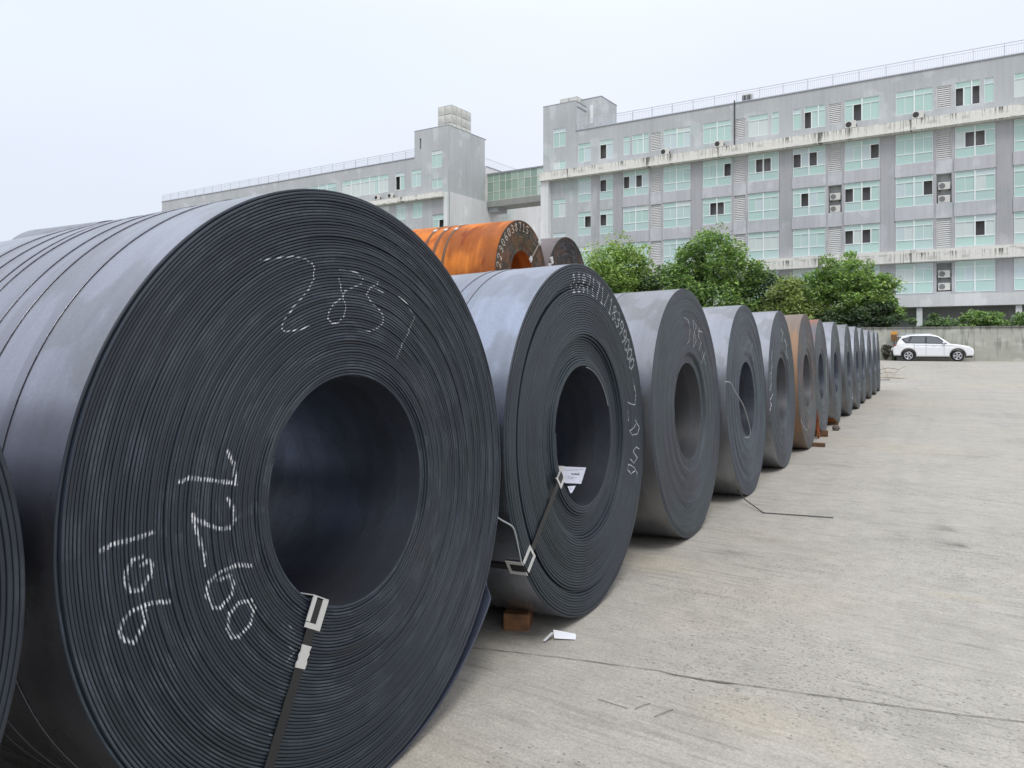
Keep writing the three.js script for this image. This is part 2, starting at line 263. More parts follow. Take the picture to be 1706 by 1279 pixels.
  // pilasters stand back, the window bays stand 12 cm forward of them
  for (const [r, top] of [[1, 15.44], [2, 11.82], [3, 9.24]]) for (let k = 0; k < 5; k++) {
    const a = 9.45 + 8.27 * k, y0 = top, y1 = ROWS[r][0] - 0.002;
    for (const x of [a, a + 4.3]) if (r < 3 || y1 - y0 > 0.05) part('bay_panel', [ext(x - 0.07, x + 2.79, y0, y1, 0.002, 0.13)], M.band, B);
    if (r < 3) part('bay_panel', [ext(a + 2.94, a + 4.09, y0 - 0.04, y1 + 0.03, 0.002, 0.08)], M.band, B);
  }
  for (const [y0, y1] of [[9.24, 19.06], [5.45, 8.26]]) {
    for (let k = 0; k < 5; k++) { const a = 9.45 + 8.27 * k; part('pilaster', [ext(a + 7.10, a + 8.19, y0, y1, 0.003, 0.05)], M.pillar, B); part('pilaster', [ext(a + 2.73, a + 2.97, y0, y1, 0.004, 0.06)], M.pillar, B); part('pilaster', [ext(a + 4.06, a + 4.29, y0, y1, 0.004, 0.06)], M.pillar, B); }
    part('pilaster', [ext(5.85, 6.7, y0, y1, 0.003, 0.05)], M.pillar, B); part('pilaster', [ext(8.36, 9.37, y0, y1, 0.003, 0.05)], M.pillar, B);
  }
  part('corner_pier', [ext(0, 0.95, 0, 19.06, 0.001, 0.55)], M.white, B);
  part('ledge', [ext(0.0, U1, 19.07, 19.95, 0.001, 0.85)], M.ledge, B);
  part('ledge', [ext(0.955, U1, 8.27, 9.235, 0.001, 0.75)], M.ledge, B);
  part('canopy', [ext(0.955, U1, 4.5, 5.42, 0.001, 2.6)], M.white, B);
  part('ground_floor_wall', [ext(0.96, U1, 0, 4.49, 0.003, 0.06)], M.pillar, B);
  for (let k = 0; k < 8; k++) part('column', [ext(3 + 6.6 * k, 3.4 + 6.6 * k, 0, 4.49, 2.0, 2.4)], M.white, B);
  for (const [a, b, c, d, o] of wins) makeWindow(B, a, b, c, d, o);
  for (const [a, b, c, d] of lous) louvre(B, a, b, c, d);
  for (const [a, b, c, d] of niches) part('niche', [ext(a, b, c, d, -0.65, -0.6), ext(a - 0.02, a, c, d, -0.6, -0.29), ext(b, b + 0.02, c, d, -0.6, -0.29), ext(a, b, c - 0.02, c, -0.6, -0.29), ext(a, b, d, d + 0.02, -0.6, -0.29)], M.wall, B);
  railing(B, 4.1, U1, TOP + 0.07, -0.12);
  // penthouse behind the parapet
  part('penthouse', [ext(2.4, 5.7, 23.6, 28.1, -6.4, -2.6)], M.end, B);
  part('penthouse_coping', [ext(2.37, 5.73, 28.101, 28.18, -6.43, -2.57)], M.coping, B);
  part('penthouse_door', [ext(3.3, 4.0, 25.2, 27.3, -2.599, -2.56)], M.louvre, B); part('penthouse_door', [ext(4.35, 4.7, 25.4, 27.35, -2.599, -2.57)], M.frame, B);
  part('drainpipe', [bar([20.75, 19.96, 0.07], [20.75, 24.3, 0.07], 0.06, 8)], M.acDark, B);
}
{ // the block beyond the footbridge, with its stair tower
  const B = thing('office_block', 'grey office block with ribbon windows and stair tower beyond the glazed footbridge', 'building', FRONT.toArray(), TURN);
  const L = -70, X1 = -12.93, shape = wallShape([[L, 0], [X1, 0], [X1, 27.35], [-18.1, 27.35], [-18.1, 24.15], [L, 24.15]]);
  const wins = [];
  for (const [a, n] of [[-68.7, 10], [-49.2, 10], [-39.5, 10], [-30.3, 10]]) wins.push([a, a + (n === 10 ? 8.0 : 7), 20.55, 22.75, { sashes: n, spandrel: 0, transom: 0.55 }]);
  for (const a of [-58.1, -54.55, -52.0]) wins.push([a, a + 1.65, 21.5, 22.95, { sashes: 2, spandrel: 0 }]);
  wins.push([-21.17, -19.7, 20.6, 22.72, { sashes: 2, spandrel: 0, open: [0] }], [-18.56, -17.06, 20.66, 22.72, { sashes: 2, spandrel: 0 }], [-15.44, -13.88, 22.58, 24.62, { sashes: 2, spandrel: 0 }], [-15.35, -13.82, 20.12, 21.25, { sashes: 2, spandrel: 0, transom: 0.03 }]);
  for (const y of [16.6, 13.0, 9.4, 5.8]) for (const [a, b] of [[-30.3, -24.2], [-39.5, -31.5], [-49.2, -41.2], [-58.7, -50.7], [-68.7, -60.7]]) wins.push([a, b, y, y + 2.2, { sashes: 6, spandrel: 0, transom: 0.55 }]);
  for (const y of [16.9, 13.3, 9.7]) wins.push([-23.7, -22.2, y, y + 1.85, { sashes: 2, spandrel: 0 }], [-21.06, -19.5, y, y + 1.85, { sashes: 2, spandrel: 0 }], [-18.4, -16.87, y, y + 1.85, { sashes: 2, spandrel: 0 }]);
  wins.push([-15.25, -13.45, 14.2, 16.95, { sashes: 2, spandrel: 0, open: [1], transom: 0.6 }]);
  for (const [a, b, c, d] of wins) hole(shape, a, b, c, d);
  hole(shape, -17.3, -17.05, 25.1, 26.4);
  part('wall', wallPanel(shape, -0.28, 0), M.wall, B);
  part('tower_end_wall', [ext(X1 - 0.3, X1 - 0.001, 19.55, 27.34, -7.5, -0.281)], M.end, B);
  part('tower_base', [ext(X1 - 0.3, X1 + 0.05, 0, 19.54, -7.6, -0.281)], M.white, B);
  part('wing_end_wall', [ext(X1 - 0.31, X1 - 0.01, 0, 24.0, -30, -7.61)], M.white, B);
  part('tower_wall', [ext(-18.1, -17.8, 24.16, 27.34, -7.5, -0.281), ext(-18.1, X1 - 0.31, 24.16, 27.34, -7.8, -7.51)], M.end, B);
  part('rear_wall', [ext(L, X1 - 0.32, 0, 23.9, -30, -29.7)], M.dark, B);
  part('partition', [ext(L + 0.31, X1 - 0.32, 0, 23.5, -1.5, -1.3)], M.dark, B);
  part('end_wall', [ext(L, L + 0.3, 0, 24.14, -29.69, -0.281)], M.end, B);
  part('roof', [ext(L + 0.31, X1 - 0.32, 23.55, 23.8, -29.6, -7.9), ext(L + 0.31, -18.11, 23.55, 23.8, -7.89, -0.29), ext(-17.79, X1 - 0.32, 26.6, 26.8, -7.4, -0.29)], M.coping, B);
  part('coping', [ext(-18.12, X1 + 0.02, 27.351, 27.42, -0.3, 0.02), ext(X1 - 0.31, X1 + 0.02, 27.351, 27.42, -7.8, -0.301), ext(-18.12, -17.79, 27.351, 27.42, -7.8, -0.301)], M.coping, B);
  part('parapet_cap', [ext(L - 0.06, -18.12, 24.151, 24.23, -0.34, 0.07), ext(X1 - 0.35, X1 + 0.04, 24.001, 24.08, -30, -7.81)], M.coping, B);
  part('corner_pier', [ext(-13.4, X1 + 0.05, 0, 19.45, 0.001, 0.3)], M.white, B);
  part('ledge', [ext(L, X1 - 0.48, 18.9, 19.5, 0.001, 0.7)], M.ledge, B);
  part('recess_panel', [ext(-15.3, -13.42, 17.0, 18.89, 0.001, 0.05)], M.pillar, B);
  for (const [a, b, c, d, o] of wins) makeWindow(B, a, b, c, d, o);
  railing(B, L, -18.2, 24.23, -0.12); 
  { const g = [ext(X1 - 0.14, X1 - 0.1, 25.05, 25.1, -30, -7.85)]; for (let z = -30; z < -7.9; z += 0.4) g.push(ext(X1 - 0.13, X1 - 0.11, 24.08, 25.05, z, z + 0.02)); part('railing', g, M.rail, B); }
}
{ // glazed footbridge between the two blocks
  const B = thing('footbridge', 'glazed footbridge on a concrete deck joining the two grey blocks', 'bridge', FRONT.toArray(), TURN);
  const x0 = -12.85, x1 = -0.02, z0 = -10.6, z1 = -7.9, y0 = 19.62, y1 = 22.95;
  part('deck', [ext(x0, x1, 18.86, y0, z0, z1)], M.concrete, B); part('roof', [ext(x0, x1, y1, y1 + 0.14, z0 - 0.1, z1 + 0.1)], M.coping, B);
  part('bearing', [ext(x0 + 0.02, x0 + 1.4, 18.3, 18.859, z0 + 0.3, z1 - 0.3)], M.pillar, B);
  const f = [], n = 14, wd = (x1 - x0) / n, lv = [y0 + 0.02, y0 + 1.1, y0 + 2.35, y1 - 0.02];
  for (let k = 0; k <= n; k++) f.push(ext(x0 + k * wd - 0.04, x0 + k * wd + 0.04, y0, y1, z1 - 0.1, z1 - 0.02), ext(x0 + k * wd - 0.04, x0 + k * wd + 0.04, y0, y1, z0 + 0.02, z0 + 0.1));
  for (const y of lv) f.push(ext(x0, x1, y - 0.035, y + 0.035, z1 - 0.095, z1 - 0.015), ext(x0, x1, y - 0.035, y + 0.035, z0 + 0.015, z0 + 0.095));
  part('frame', f, std({ color: lin(0.62, 0.64, 0.56), roughness: 0.5 }), B);
  const tints = [[0.27, 0.37, 0.31], [0.32, 0.43, 0.36], [0.37, 0.48, 0.41], [0.52, 0.64, 0.58], [0.56, 0.67, 0.62]].map(c => phys({ color: lin(...c), roughness: 0.09, ior: 1.52 }));
  for (let k = 0; k < n; k++) for (let r = 0; r < 3; r++) { pane('pane', x0 + k * wd + 0.04, x0 + (k + 1) * wd - 0.04, lv[r] + 0.035, lv[r + 1] - 0.035, z1 - 0.06, tints[(k < 8 ? Math.floor(gr() * 3) : 3 + Math.floor(gr() * 2))], B); pane('pane', x0 + k * wd + 0.04, x0 + (k + 1) * wd - 0.04, lv[r] + 0.035, lv[r + 1] - 0.035, z0 + 0.06, tints[1], B); }
}
function waterTank(label, u0, u1, y0, rows, n0, n1) {          // bolted panel tank
  const T = thing('water_tank', label, 'water tank', FRONT.toArray(), TURN, undefined);
  const h = 1.06, mat = std({ color: lin(0.60, 0.60, 0.55), roughness: 0.6 });
  part('body', [ext(u0 + 0.06, u1 - 0.06, y0 + 0.02, y0 + rows * h - 0.02, n0 + 0.06, n1 - 0.06)], std({ color: lin(0.36, 0.36, 0.33), roughness: 0.7 }), T);
  part('skid', [ext(u0, u1, y0 - 0.2, y0, n0, n1)], M.coping, T);
  const cell = (w) => { const g = []; const a = new THREE.CylinderGeometry(0.16, 0.70, 0.12, 4, 1); a.rotateY(Math.PI / 4); a.rotateX(Math.PI / 2); a.scale(w / 1, 0.98 * h / 1, 1); a.translate(0, 0, 0.05); const box = ext(-w / 2 + 0.012, w / 2 - 0.012, -h / 2 + 0.012, h / 2 - 0.012, -0.03, 0.0); g.push(box, boxUV(a.index ? a.toNonIndexed() : a)); return merge(g); };
  const nu = Math.max(1, Math.round((u1 - u0))), nd = Math.max(1, Math.round(n1 - n0)), wu = (u1 - u0) / nu, wd = (n1 - n0) / nd, gu = cell(wu), gd = cell(wd);
  for (let r = 0; r < rows; r++) {
    for (let k = 0; k < nu; k++) { const m = part('panel', gu, mat, T); m.position.set(u0 + (k + 0.5) * wu, y0 + (r + 0.5) * h, n1 - 0.06); }
    for (let k = 0; k < nd; k++) { const m = part('panel', gd, mat, T); m.position.set(u1 - 0.06, y0 + (r + 0.5) * h, n0 + (k + 0.5) * wd); m.rotation.y = Math.PI / 2; }
  }
}
waterTank('three-course panelled water tank on the stair tower roof', -15.5, -13.35, 27.0, 3, -5.2, -1.2);
waterTank('single-course panelled water tank on the roof corner of the long factory block', 0.95, 3.2, 27.35, 1, -3.9, -1.9);
// air-conditioner outdoor units
const acShell = rbox(0.86, 0.60, 0.32, 0, 0.3, 0, 0.03), acFan = (() => { const g = [new THREE.CylinderGeometry(0.225, 0.225, 0.02, 20).rotateX(Math.PI / 2).translate(-0.15, 0.3, 0.162)]; return merge(g); })();
const acRings = (() => { const g = []; for (let r = 0.06; r < 0.24; r += 0.055) g.push(new THREE.TorusGeometry(r, 0.008, 4, 20).translate(-0.15, 0.3, 0.176)); return merge(g); })();
const acFeet = merge([ext(-0.36, -0.30, -0.08, 0, -0.3, 0.17), ext(0.30, 0.36, -0.08, 0, -0.3, 0.17)]), acValve = merge([ext(0.431, 0.47, 0.08, 0.3, -0.1, 0.08)]);
function ac(u, y, n, label, group, fullFan) {
  const o = thing('air_conditioner', label, 'air conditioner', frontPoint(u, y, n), TURN, group);
  part('casing', acShell, M.acWhite, o); const f = part('fan', acFan, M.acDark, o); part('grille', acRings, fullFan ? M.acDark : M.louvre, f); part('valve_cover', acValve, M.acDark, o); part('bracket', acFeet, M.bracket, o); return o;
}
ac(14.1, 20.03, 0.5, 'outdoor air conditioner unit standing on the streaked upper ledge of the factory block', 'air conditioners on the upper ledge', true);
for (const u of [19.45, 30.85, 35.95]) ac(u, 20.03, 0.5, 'outdoor air conditioner unit standing on the streaked upper ledge of the factory block', 'air conditioners on the upper ledge', true);
for (const [u, y, w] of [[29.5, 14.12, 'upper'], [29.5, 13.05, 'lower'], [37.78, 14.12, 'upper'], [37.78, 13.05, 'lower']]) ac(u, y, -0.2, w + ' air conditioner of the pair stacked in a recess above the lower streaked ledge', w + ' air conditioners in the facade recesses', false);
for (const [y, w] of [[6.95, 'upper'], [5.92, 'lower']]) ac(37.78, y, -0.2, w + ' air conditioner of the pair in the recess just above the white canopy', undefined, false);
for (const u of [-23.7, -21.5]) ac(u, 19.58, 0.42, 'outdoor air conditioner unit on the ledge of the block with the stair tower', 'air conditioners on the office block ledge', true);
{ const o = thing('roof_vent', 'slatted vent box on the parapet of the factory block', 'vent', frontPoint(21.75, 24.1, -0.7), TURN); part('casing', rbox(0.95, 0.78, 0.5, 0, 0.39, 0, 0.03), M.acWhite, o); for (let k = 0; k < 2; k++) part('grille', [ext(-0.4 + 0.42 * k, -0.04 + 0.42 * k, 0.1, 0.68, 0.25, 0.262)], M.acDark, o); }

// ------------------------------------------------------------------ yard wall
{
  const wm = texture(1024, 512, (i, j) => { const u = i / 1024, v = j / 512; const a = fbm(u * 8, v * 5, 81, 4, 8, 5) - 0.5, run = sstep(0.5, 0.75, fbm(u * 60, v * 2, 83, 3, 60, 2)) * sstep(0.2, 1, v + 0.4 * vnoise(u * 40, 2, 84, 40, 0)); const pale = sstep(0.6, 0.7, fbm(u * 9, v * 6, 88, 3, 9, 6)) * 0.06; const L = 0.86 + 0.14 * a - 0.16 * run + pale; return [L, L * 1.0, L * 0.965]; }, { repeat: [1 / 9, 1 / 2.4] });
  const mat = std({ map: wm, color: lin(0.60, 0.60, 0.56), roughness: 0.95 }), cap = std({ map: wm, color: lin(0.24, 0.24, 0.23), roughness: 0.95 });
  const W = thing('yard_wall', 'weathered grey-green concrete boundary wall behind the white car', 'wall', [0, 0.3, -56.5]);
  for (let k = -9; k < 6; k++) {
    const x = -2.46 + 5.31 * k, shape = new THREE.Shape();
    part('wall_panel', [ext(x + 0.161, x + 5.149, 0, 2.22, -0.1, 0.1)], mat, W);
    part('pier', [ext(x - 0.16, x + 0.16, 0, 2.24, -0.13, 0.125)], mat, W);
    part('coping', [ext(x - 0.19, x + 5.119, 2.241, 2.35, -0.17, 0.17)], cap, W);
  }
  // pale paint patch left on the panel to the right of the pier
  const pp = new THREE.Shape(); const rr = rng(8); for (let k = 0; k <= 24; k++) { const a = k / 24 * Math.PI * 2, q = 1 + 0.25 * (rr() - 0.5); pp[k ? 'lineTo' : 'moveTo'](3.85 + 0.9 * q * Math.cos(a), 1.06 + 0.1 * q * Math.sin(a)); }
  const pg = new THREE.ShapeGeometry(pp); pg.translate(0, 0, 0.104); part('paint_patch', boxUV(pg.toNonIndexed()), std({ map: wm, color: lin(0.62, 0.62, 0.57), roughness: 0.95 }), W);
  structure('verge', [ext(-80, 60, 0.2, 0.452, -73.8, -56.7)], std({ color: lin(0.07, 0.075, 0.05), roughness: 1 }));
}
// ------------------------------------------------------------------ steel coils
// A coil is one strip wound in a spiral. Local frame: the end face lies at x = 0, the body runs to x = -width, the axis is at y = R.
// Face coordinates: (right, up) with right = -z, up = y - R.
const steelMap = texture(1024, 1024, (i, j) => {              // rolled mill scale: long smears along the strip (v), blotches
  const u = i / 1024, v = j / 1024, a = fbm(u * 60, v * 5, 101, 3, 60, 5) - 0.5, b = fbm(u * 7, v * 4, 103, 4, 7, 4) - 0.5, s = vnoise(u * 400, v * 400, 105, 400, 400) - 0.5;
  const sc = sstep(0.93, 0.97, vnoise(u * 260, v * 9, 107, 260, 9)) * sstep(0.5, 0.8, vnoise(u * 5, v * 5, 108, 5, 5)), bl = sstep(0.58, 0.70, fbm(u * 11, v * 9, 109, 4, 11, 9));
  const L = 0.86 + 0.07 * a + 0.18 * b + 0.05 * s + 0.12 * sc - 0.07 * bl; return [L, L, L * (1 - 0.02 * bl)];
});
const steelRough = texture(512, 512, (i, j) => { const u = i / 512, v = j / 512, a = fbm(u * 50, v * 4, 111, 3, 50, 4) - 0.5, b = fbm(u * 6, v * 5, 113, 4, 6, 5) - 0.5; const bl = sstep(0.56, 0.70, fbm(u * 11, v * 9, 109, 4, 11, 9)); const L = 0.80 + 0.07 * a + 0.22 * b + 0.14 * bl; return [L, L, L]; }, { srgb: false });
const rustMap = texture(1024, 1024, (i, j) => {
  const u = i / 1024, v = j / 1024, b = fbm(u * 6, v * 5, 121, 5, 6, 5), s = vnoise(u * 500, v * 500, 123, 500, 500) - 0.5, st = fbm(u * 40, v * 3, 125, 3, 40, 3) - 0.5;
  const k = sstep(0.3, 0.72, b + 0.22 * st), d = sstep(0.60, 0.78, fbm(u * 9, v * 7, 129, 4, 9, 7));
  const c = [mix(0.60, 0.82, k), mix(0.34, 0.49, k), mix(0.15, 0.19, k)]; return c.map((q, n) => (q + 0.07 * s + 0.05 * st) * (1 - 0.32 * d * (n + 1) / 2));
});
const tanMap = texture(512, 512, (i, j) => {
  const u = i / 512, v = j / 512, b = fbm(u * 6, v * 5, 131, 5, 6, 5), st = fbm(u * 40, v * 3, 135, 3, 40, 3) - 0.5, k = sstep(0.38, 0.66, b + 0.25 * st);
  return [mix(0.60, 0.72, k) + 0.04 * st, mix(0.53, 0.56, k) + 0.04 * st, mix(0.47, 0.42, k) + 0.04 * st];
});
const blotMap = texture(512, 512, (i, j) => {                 // grey strip with a blush of rust
  const u = i / 512, v = j / 512, b = fbm(u * 5, v * 4, 141, 5, 5, 4), st = fbm(u * 40, v * 3, 145, 3, 40, 3) - 0.5, k = sstep(0.45, 0.68, b + 0.2 * st);
  return [mix(0.44, 0.62, k) + 0.05 * st, mix(0.44, 0.38, k) + 0.05 * st, mix(0.47, 0.28, k) + 0.05 * st];
});
const bodyMat = (c, map = steelMap, rough = 0.5, ior = 1.5, metalness = 0) => phys({ color: lin(...c), map, roughness: rough, roughnessMap: steelRough, ior, metalness, side: THREE.DoubleSide });
const SKIN = {
  blue: bodyMat([0.42, 0.45, 0.53], steelMap, 0.33, 1.8, 0.92), violet: bodyMat([0.44, 0.445, 0.50], steelMap, 0.31, 1.8, 0.94), grey: bodyMat([0.385, 0.39, 0.415], steelMap, 0.42, 1.8, 0.86), pale: bodyMat([0.46, 0.475, 0.515], steelMap, 0.42, 1.8, 0.84),
  tan: bodyMat([0.62, 0.62, 0.62], tanMap, 0.8, 1.6), blush: bodyMat([0.85, 0.85, 0.85], blotMap, 0.75, 1.6), rust: bodyMat([1.05, 1.0, 0.95], rustMap, 0.92, 1.45), brown: bodyMat([0.15, 0.11, 0.10], steelMap, 0.6, 1.8),
};
const BORE = SKIN.blue, BOREGREY = SKIN.grey, BORERUST = SKIN.rust;
const HOOP = bodyMat([0.34, 0.345, 0.39], steelMap, 0.34, 1.8, 0.9), STRAP = phys({ color: lin(0.012, 0.012, 0.014), roughness: 0.45, ior: 1.5 }), STRAPGREY = std({ color: lin(0.085, 0.09, 0.10), roughness: 0.4, metalness: 0.5 }), ZINC = std({ color: lin(0.60, 0.60, 0.58), roughness: 0.5, metalness: 0.35 }), WIRE = std({ color: lin(0.36, 0.38, 0.39), roughness: 0.4, metalness: 0.5 });

// stroke digits for stencilled numbers, unit box
const GLYPH = { '0': [[[.5, 1], [.85, .8], [.9, .5], [.85, .2], [.5, 0], [.15, .2], [.1, .5], [.15, .8], [.5, 1]]], '1': [[[.3, .85], [.55, 1], [.55, 0]], [[.3, 0], [.8, 0]]], '2': [[[.1, .8], [.3, 1], [.7, 1], [.9, .8], [.85, .6], [.1, 0], [.9, 0]]], '3': [[[.1, .9], [.5, 1], [.85, .8], [.8, .6], [.4, .52], [.85, .4], [.9, .2], [.6, 0], [.1, .1]]], '6': [[[.8, .95], [.4, .9], [.15, .5], [.15, .2], [.5, 0], [.85, .2], [.8, .45], [.5, .55], [.15, .4]]], '7': [[[.1, 1], [.9, 1], [.4, 0]]], '8': [[[.5, .53], [.15, .75], [.5, 1], [.85, .75], [.5, .53], [.1, .25], [.5, 0], [.9, .25], [.5, .53]]], '9': [[[.85, .6], [.5, .45], [.2, .6], [.2, .85], [.5, 1], [.85, .85], [.85, .4], [.6, 0]]], 'S': [[[.9, .9], [.5, 1], [.15, .8], [.3, .55], [.8, .4], [.85, .15], [.5, 0], [.1, .1]]], '/': [[[.2, 0], [.8, 1]]] };
function arcText(str, radius, h, a0, da, wFrac = 0.62) {       // clockwise along an arc, tops outward; returns strokes in face coordinates
  const out = []; [...str].forEach((ch, k) => { const a = a0 - k * da, c = Math.cos(a), s = Math.sin(a); for (const st of GLYPH[ch] || []) out.push(st.map(([x, y]) => { const r = radius + (y - 0.5) * h, t = (x - 0.5) * h * wFrac; return [c * r + s * t, s * r - c * t]; })); }); return out;
}
// colour map of an end face, size px across 2R; strokes: [{ lines, w, c, ridge, gap }]
function faceMap(size, P, strokes, seed) {
  const { R, r0, t, phi0, tint, wear = 0.12, rust = 0 } = P, d = new Uint8Array(size * size * 4), q = 2 * R / size;
  for (let j = 0; j < size; j++) for (let i = 0; i < size; i++) {
    const x = (i + 0.5) * q - R, y = (j + 0.5) * q - R, r = Math.hypot(x, y), a = Math.atan2(y, x);
    const turn = (r - r0) / t - (a - phi0) / (2 * Math.PI), k = Math.floor(turn), s = turn - k;
    if (r > R + 0.01 || r < r0 - 0.02) continue; let L = 1 + 0.4 * (hash2(k, 3, seed) - 0.5) + 0.5 * (fbm(a * 3 + 20, r * 9, seed + 1, 2) - 0.5) + 0.3 * (vnoise(a * 40, r * 160, seed + 2) - 0.5);
    const w = wear * sstep(0.5, 0.75, fbm(a * 7 + 9, k * 0.37, seed + 3, 2)) * (s > 0.25 && s < 0.75 ? 1 : 0) * (0.5 + vnoise(a * 90, k * 1.7, seed + 4));
    const green = 0.5 * sstep(0.45, 0.7, vnoise(a * 2 + 50, r * 5, seed + 7)), ru = rust ? rust * sstep(0.48, 0.7, fbm(a * 5 + 50, r * 7, seed + 9, 3)) : 0;
    const id = (j * size + i) * 4;
    const lv = [tint[0] * L + w * 0.42 + ru * 0.08, tint[1] * L * (1 + 0.45 * green) + w * 0.50 + ru * 0.02, tint[2] * L * (1 + 0.15 * green) + w * 0.58 - ru * 0.005];
    for (let c = 0; c < 3; c++) d[id + c] = 255 * clamp(Math.pow(Math.max(lv[c], 0.001), 1 / 2.2), 0, 1); d[id + 3] = 255;
  }
  for (const { lines, w, c = [0.80, 0.80, 0.80], ridge = true, gap = 0, alpha = 1 } of strokes) for (const ln of lines) for (let n = 0; n < ln.length - 1; n++) {
    const [ax, ay] = ln[n], [bx, by] = ln[n + 1], len2 = (bx - ax) ** 2 + (by - ay) ** 2 + 1e-9, ww = Math.max(w, q * 1.2);
    const i0 = Math.floor((Math.min(ax, bx) - ww + R) / q), i1 = Math.ceil((Math.max(ax, bx) + ww + R) / q), j0 = Math.floor((Math.min(ay, by) - ww + R) / q), j1 = Math.ceil((Math.max(ay, by) + ww + R) / q);
    for (let j = Math.max(0, j0); j <= Math.min(size - 1, j1); j++) for (let i = Math.max(0, i0); i <= Math.min(size - 1, i1); i++) {
      const x = (i + 0.5) * q - R, y = (j + 0.5) * q - R, h = clamp(((x - ax) * (bx - ax) + (y - ay) * (by - ay)) / len2, 0, 1), dist = Math.hypot(x - ax - h * (bx - ax), y - ay - h * (by - ay));
      let f = sstep(ww * (0.65 + 0.7 * vnoise(x * 160, y * 160, 7)), ww * 0.25, dist) * alpha;
      if (f <= 0) continue;
      if (ridge) { const r = Math.hypot(x, y), a = Math.atan2(y, x), tn = (r - r0) / t - (a - phi0) / (2 * Math.PI), s = tn - Math.floor(tn); f *= sstep(0.16, 0.34, s) * sstep(0.84, 0.66, s); }
      f *= (0.45 + 0.7 * vnoise(x * 300, y * 300, 9)) * (0.6 + 0.6 * vnoise(x * 38, y * 38, 19)); f = clamp(f, 0, 1);
      const id = (j * size + i) * 4; for (let m = 0; m < 3; m++) d[id + m] = mix(d[id + m], 255 * Math.pow(c[m], 1 / 2.2), f);
    }
  }
  const tx = finish(new THREE.DataTexture(d, size, size), true); tx.wrapS = tx.wrapT = THREE.ClampToEdgeWrapping; return tx;
}
function coilGeometry(P) {
  const { R, r0, N, S, W, groove, off, phi0, prof, nick = 0.003 } = P, t = P.t, TAU = Math.PI * 2, total = Math.round(N * S);
  const rin = al => r0 + t * al / TAU;
  const fp = [], fu = [], fi = [], np = prof.length;
  const offc = al => off(clamp(rin(al), r0, R), al + phi0);
  const gv = new Float32Array(Math.ceil(N) + 3).map((_, k) => 0.4 + 1.2 * hash2(k, 5, Math.round(R * 1e4)));
  const gd = al => groove * mix(gv[Math.max(0, Math.floor(al / TAU))], gv[Math.max(0, Math.floor(al / TAU)) + 1], (al / TAU) % 1);
  const at = (al, s) => { const o = offc(al); if (s === 0) return (al > TAU ? Math.min(o, offc(al - TAU)) : o) - gd(al); if (s === 1) return (al < TAU * (N - 1) ? Math.min(o, offc(al + TAU)) : o) - gd(al + TAU * 0.999); return o; };
  for (let n = 0; n <= total; n++) {
    const al = n / S * TAU, ph = al + phi0, c = Math.cos(ph), s = Math.sin(ph);
    for (const [f, dz] of prof) { const r = rin(al) + f * t, x = f === 0 || f === 1 ? at(al, f) : offc(al) - dz * groove + nick * (vnoise(al * 9, al * 0.16, 77) - 0.5) * (vnoise(al * 34, 3, 78)); fp.push(x, R + r * s, -r * c); fu.push((r * c) / (2 * R) + 0.5, (r * s) / (2 * R) + 0.5); }
  }
  for (let n = 0; n < total; n++) for (let k = 0; k < np - 1; k++) { const a = n * np + k, b = a + 1, c = a + np, d = c + 1; fi.push(a, b, c, b, d, c); }
  const mk = (p, u, i) => { const g = new THREE.BufferGeometry(); g.setAttribute('position', new THREE.Float32BufferAttribute(p, 3)); g.setAttribute('uv', new THREE.Float32BufferAttribute(u, 2)); g.setIndex(i); g.computeVertexNormals(); return g; };
  const face = mk(fp, fu, fi);
  const skin = (al0, f, xs, flip) => {
    const p = [], u = [], i = [], m = xs.length, q = Math.max(96, S);
    for (let n = 0; n <= q; n++) { const al = al0 + n / q * TAU, ph = al + phi0, r = rin(al) + f * t, c = Math.cos(ph), s = Math.sin(ph), x0 = at(al, f) ; for (let k = 0; k < m; k++) { const x = k === 0 ? x0 : xs[k]; p.push(x, R + r * s, -r * c); u.push(x * 0.5, ph * r * 0.25); } }
    for (let n = 0; n < q; n++) for (let k = 0; k < m - 1; k++) { const a = n * m + k, b = a + 1, c = a + m, d = c + 1; flip ? i.push(a, c, b, b, c, d) : i.push(a, b, c, b, d, c); }
    return mk(p, u, i);
  };
  const body = skin(TAU * (N - 1), 1, [0, -W * 0.5, -W], true), bore = skin(0, 0, [0, -W * 0.5, -W], false);
  // end of the strip on the outside, and the far end face
  const ring = new THREE.RingGeometry(r0 * 1.0, R - 0.006, 72, 1); ring.rotateY(-Math.PI / 2); ring.translate(-W, R, 0);
  const ph1 = TAU * N + phi0, ph0 = phi0, cap = (ph, r, rr) => { const c = Math.cos(ph), s = Math.sin(ph); return mk([0, R + r * s, -r * c, 0, R + rr * s, -rr * c, -W, R + r * s, -r * c, -W, R + rr * s, -rr * c], [0, 0, 0, .01, 1, 0, 1, .01], [0, 1, 2, 1, 3, 2]); };
  const tail = cap(ph1, rin(TAU * N), rin(TAU * N) + t), head = cap(ph0, r0 - 0.0005, r0 + t);
  return { face, body: merge([body, ring, tail]), bore: merge([bore, head]) };
}
const PROF6 = [[0, 1], [0.07, 0.35], [0.20, 0.05], [0.5, 0], [0.80, 0.05], [0.93, 0.35], [1, 1]], PROF4 = [[0, 1], [0.16, 0.05], [0.84, 0.05], [1, 1]];
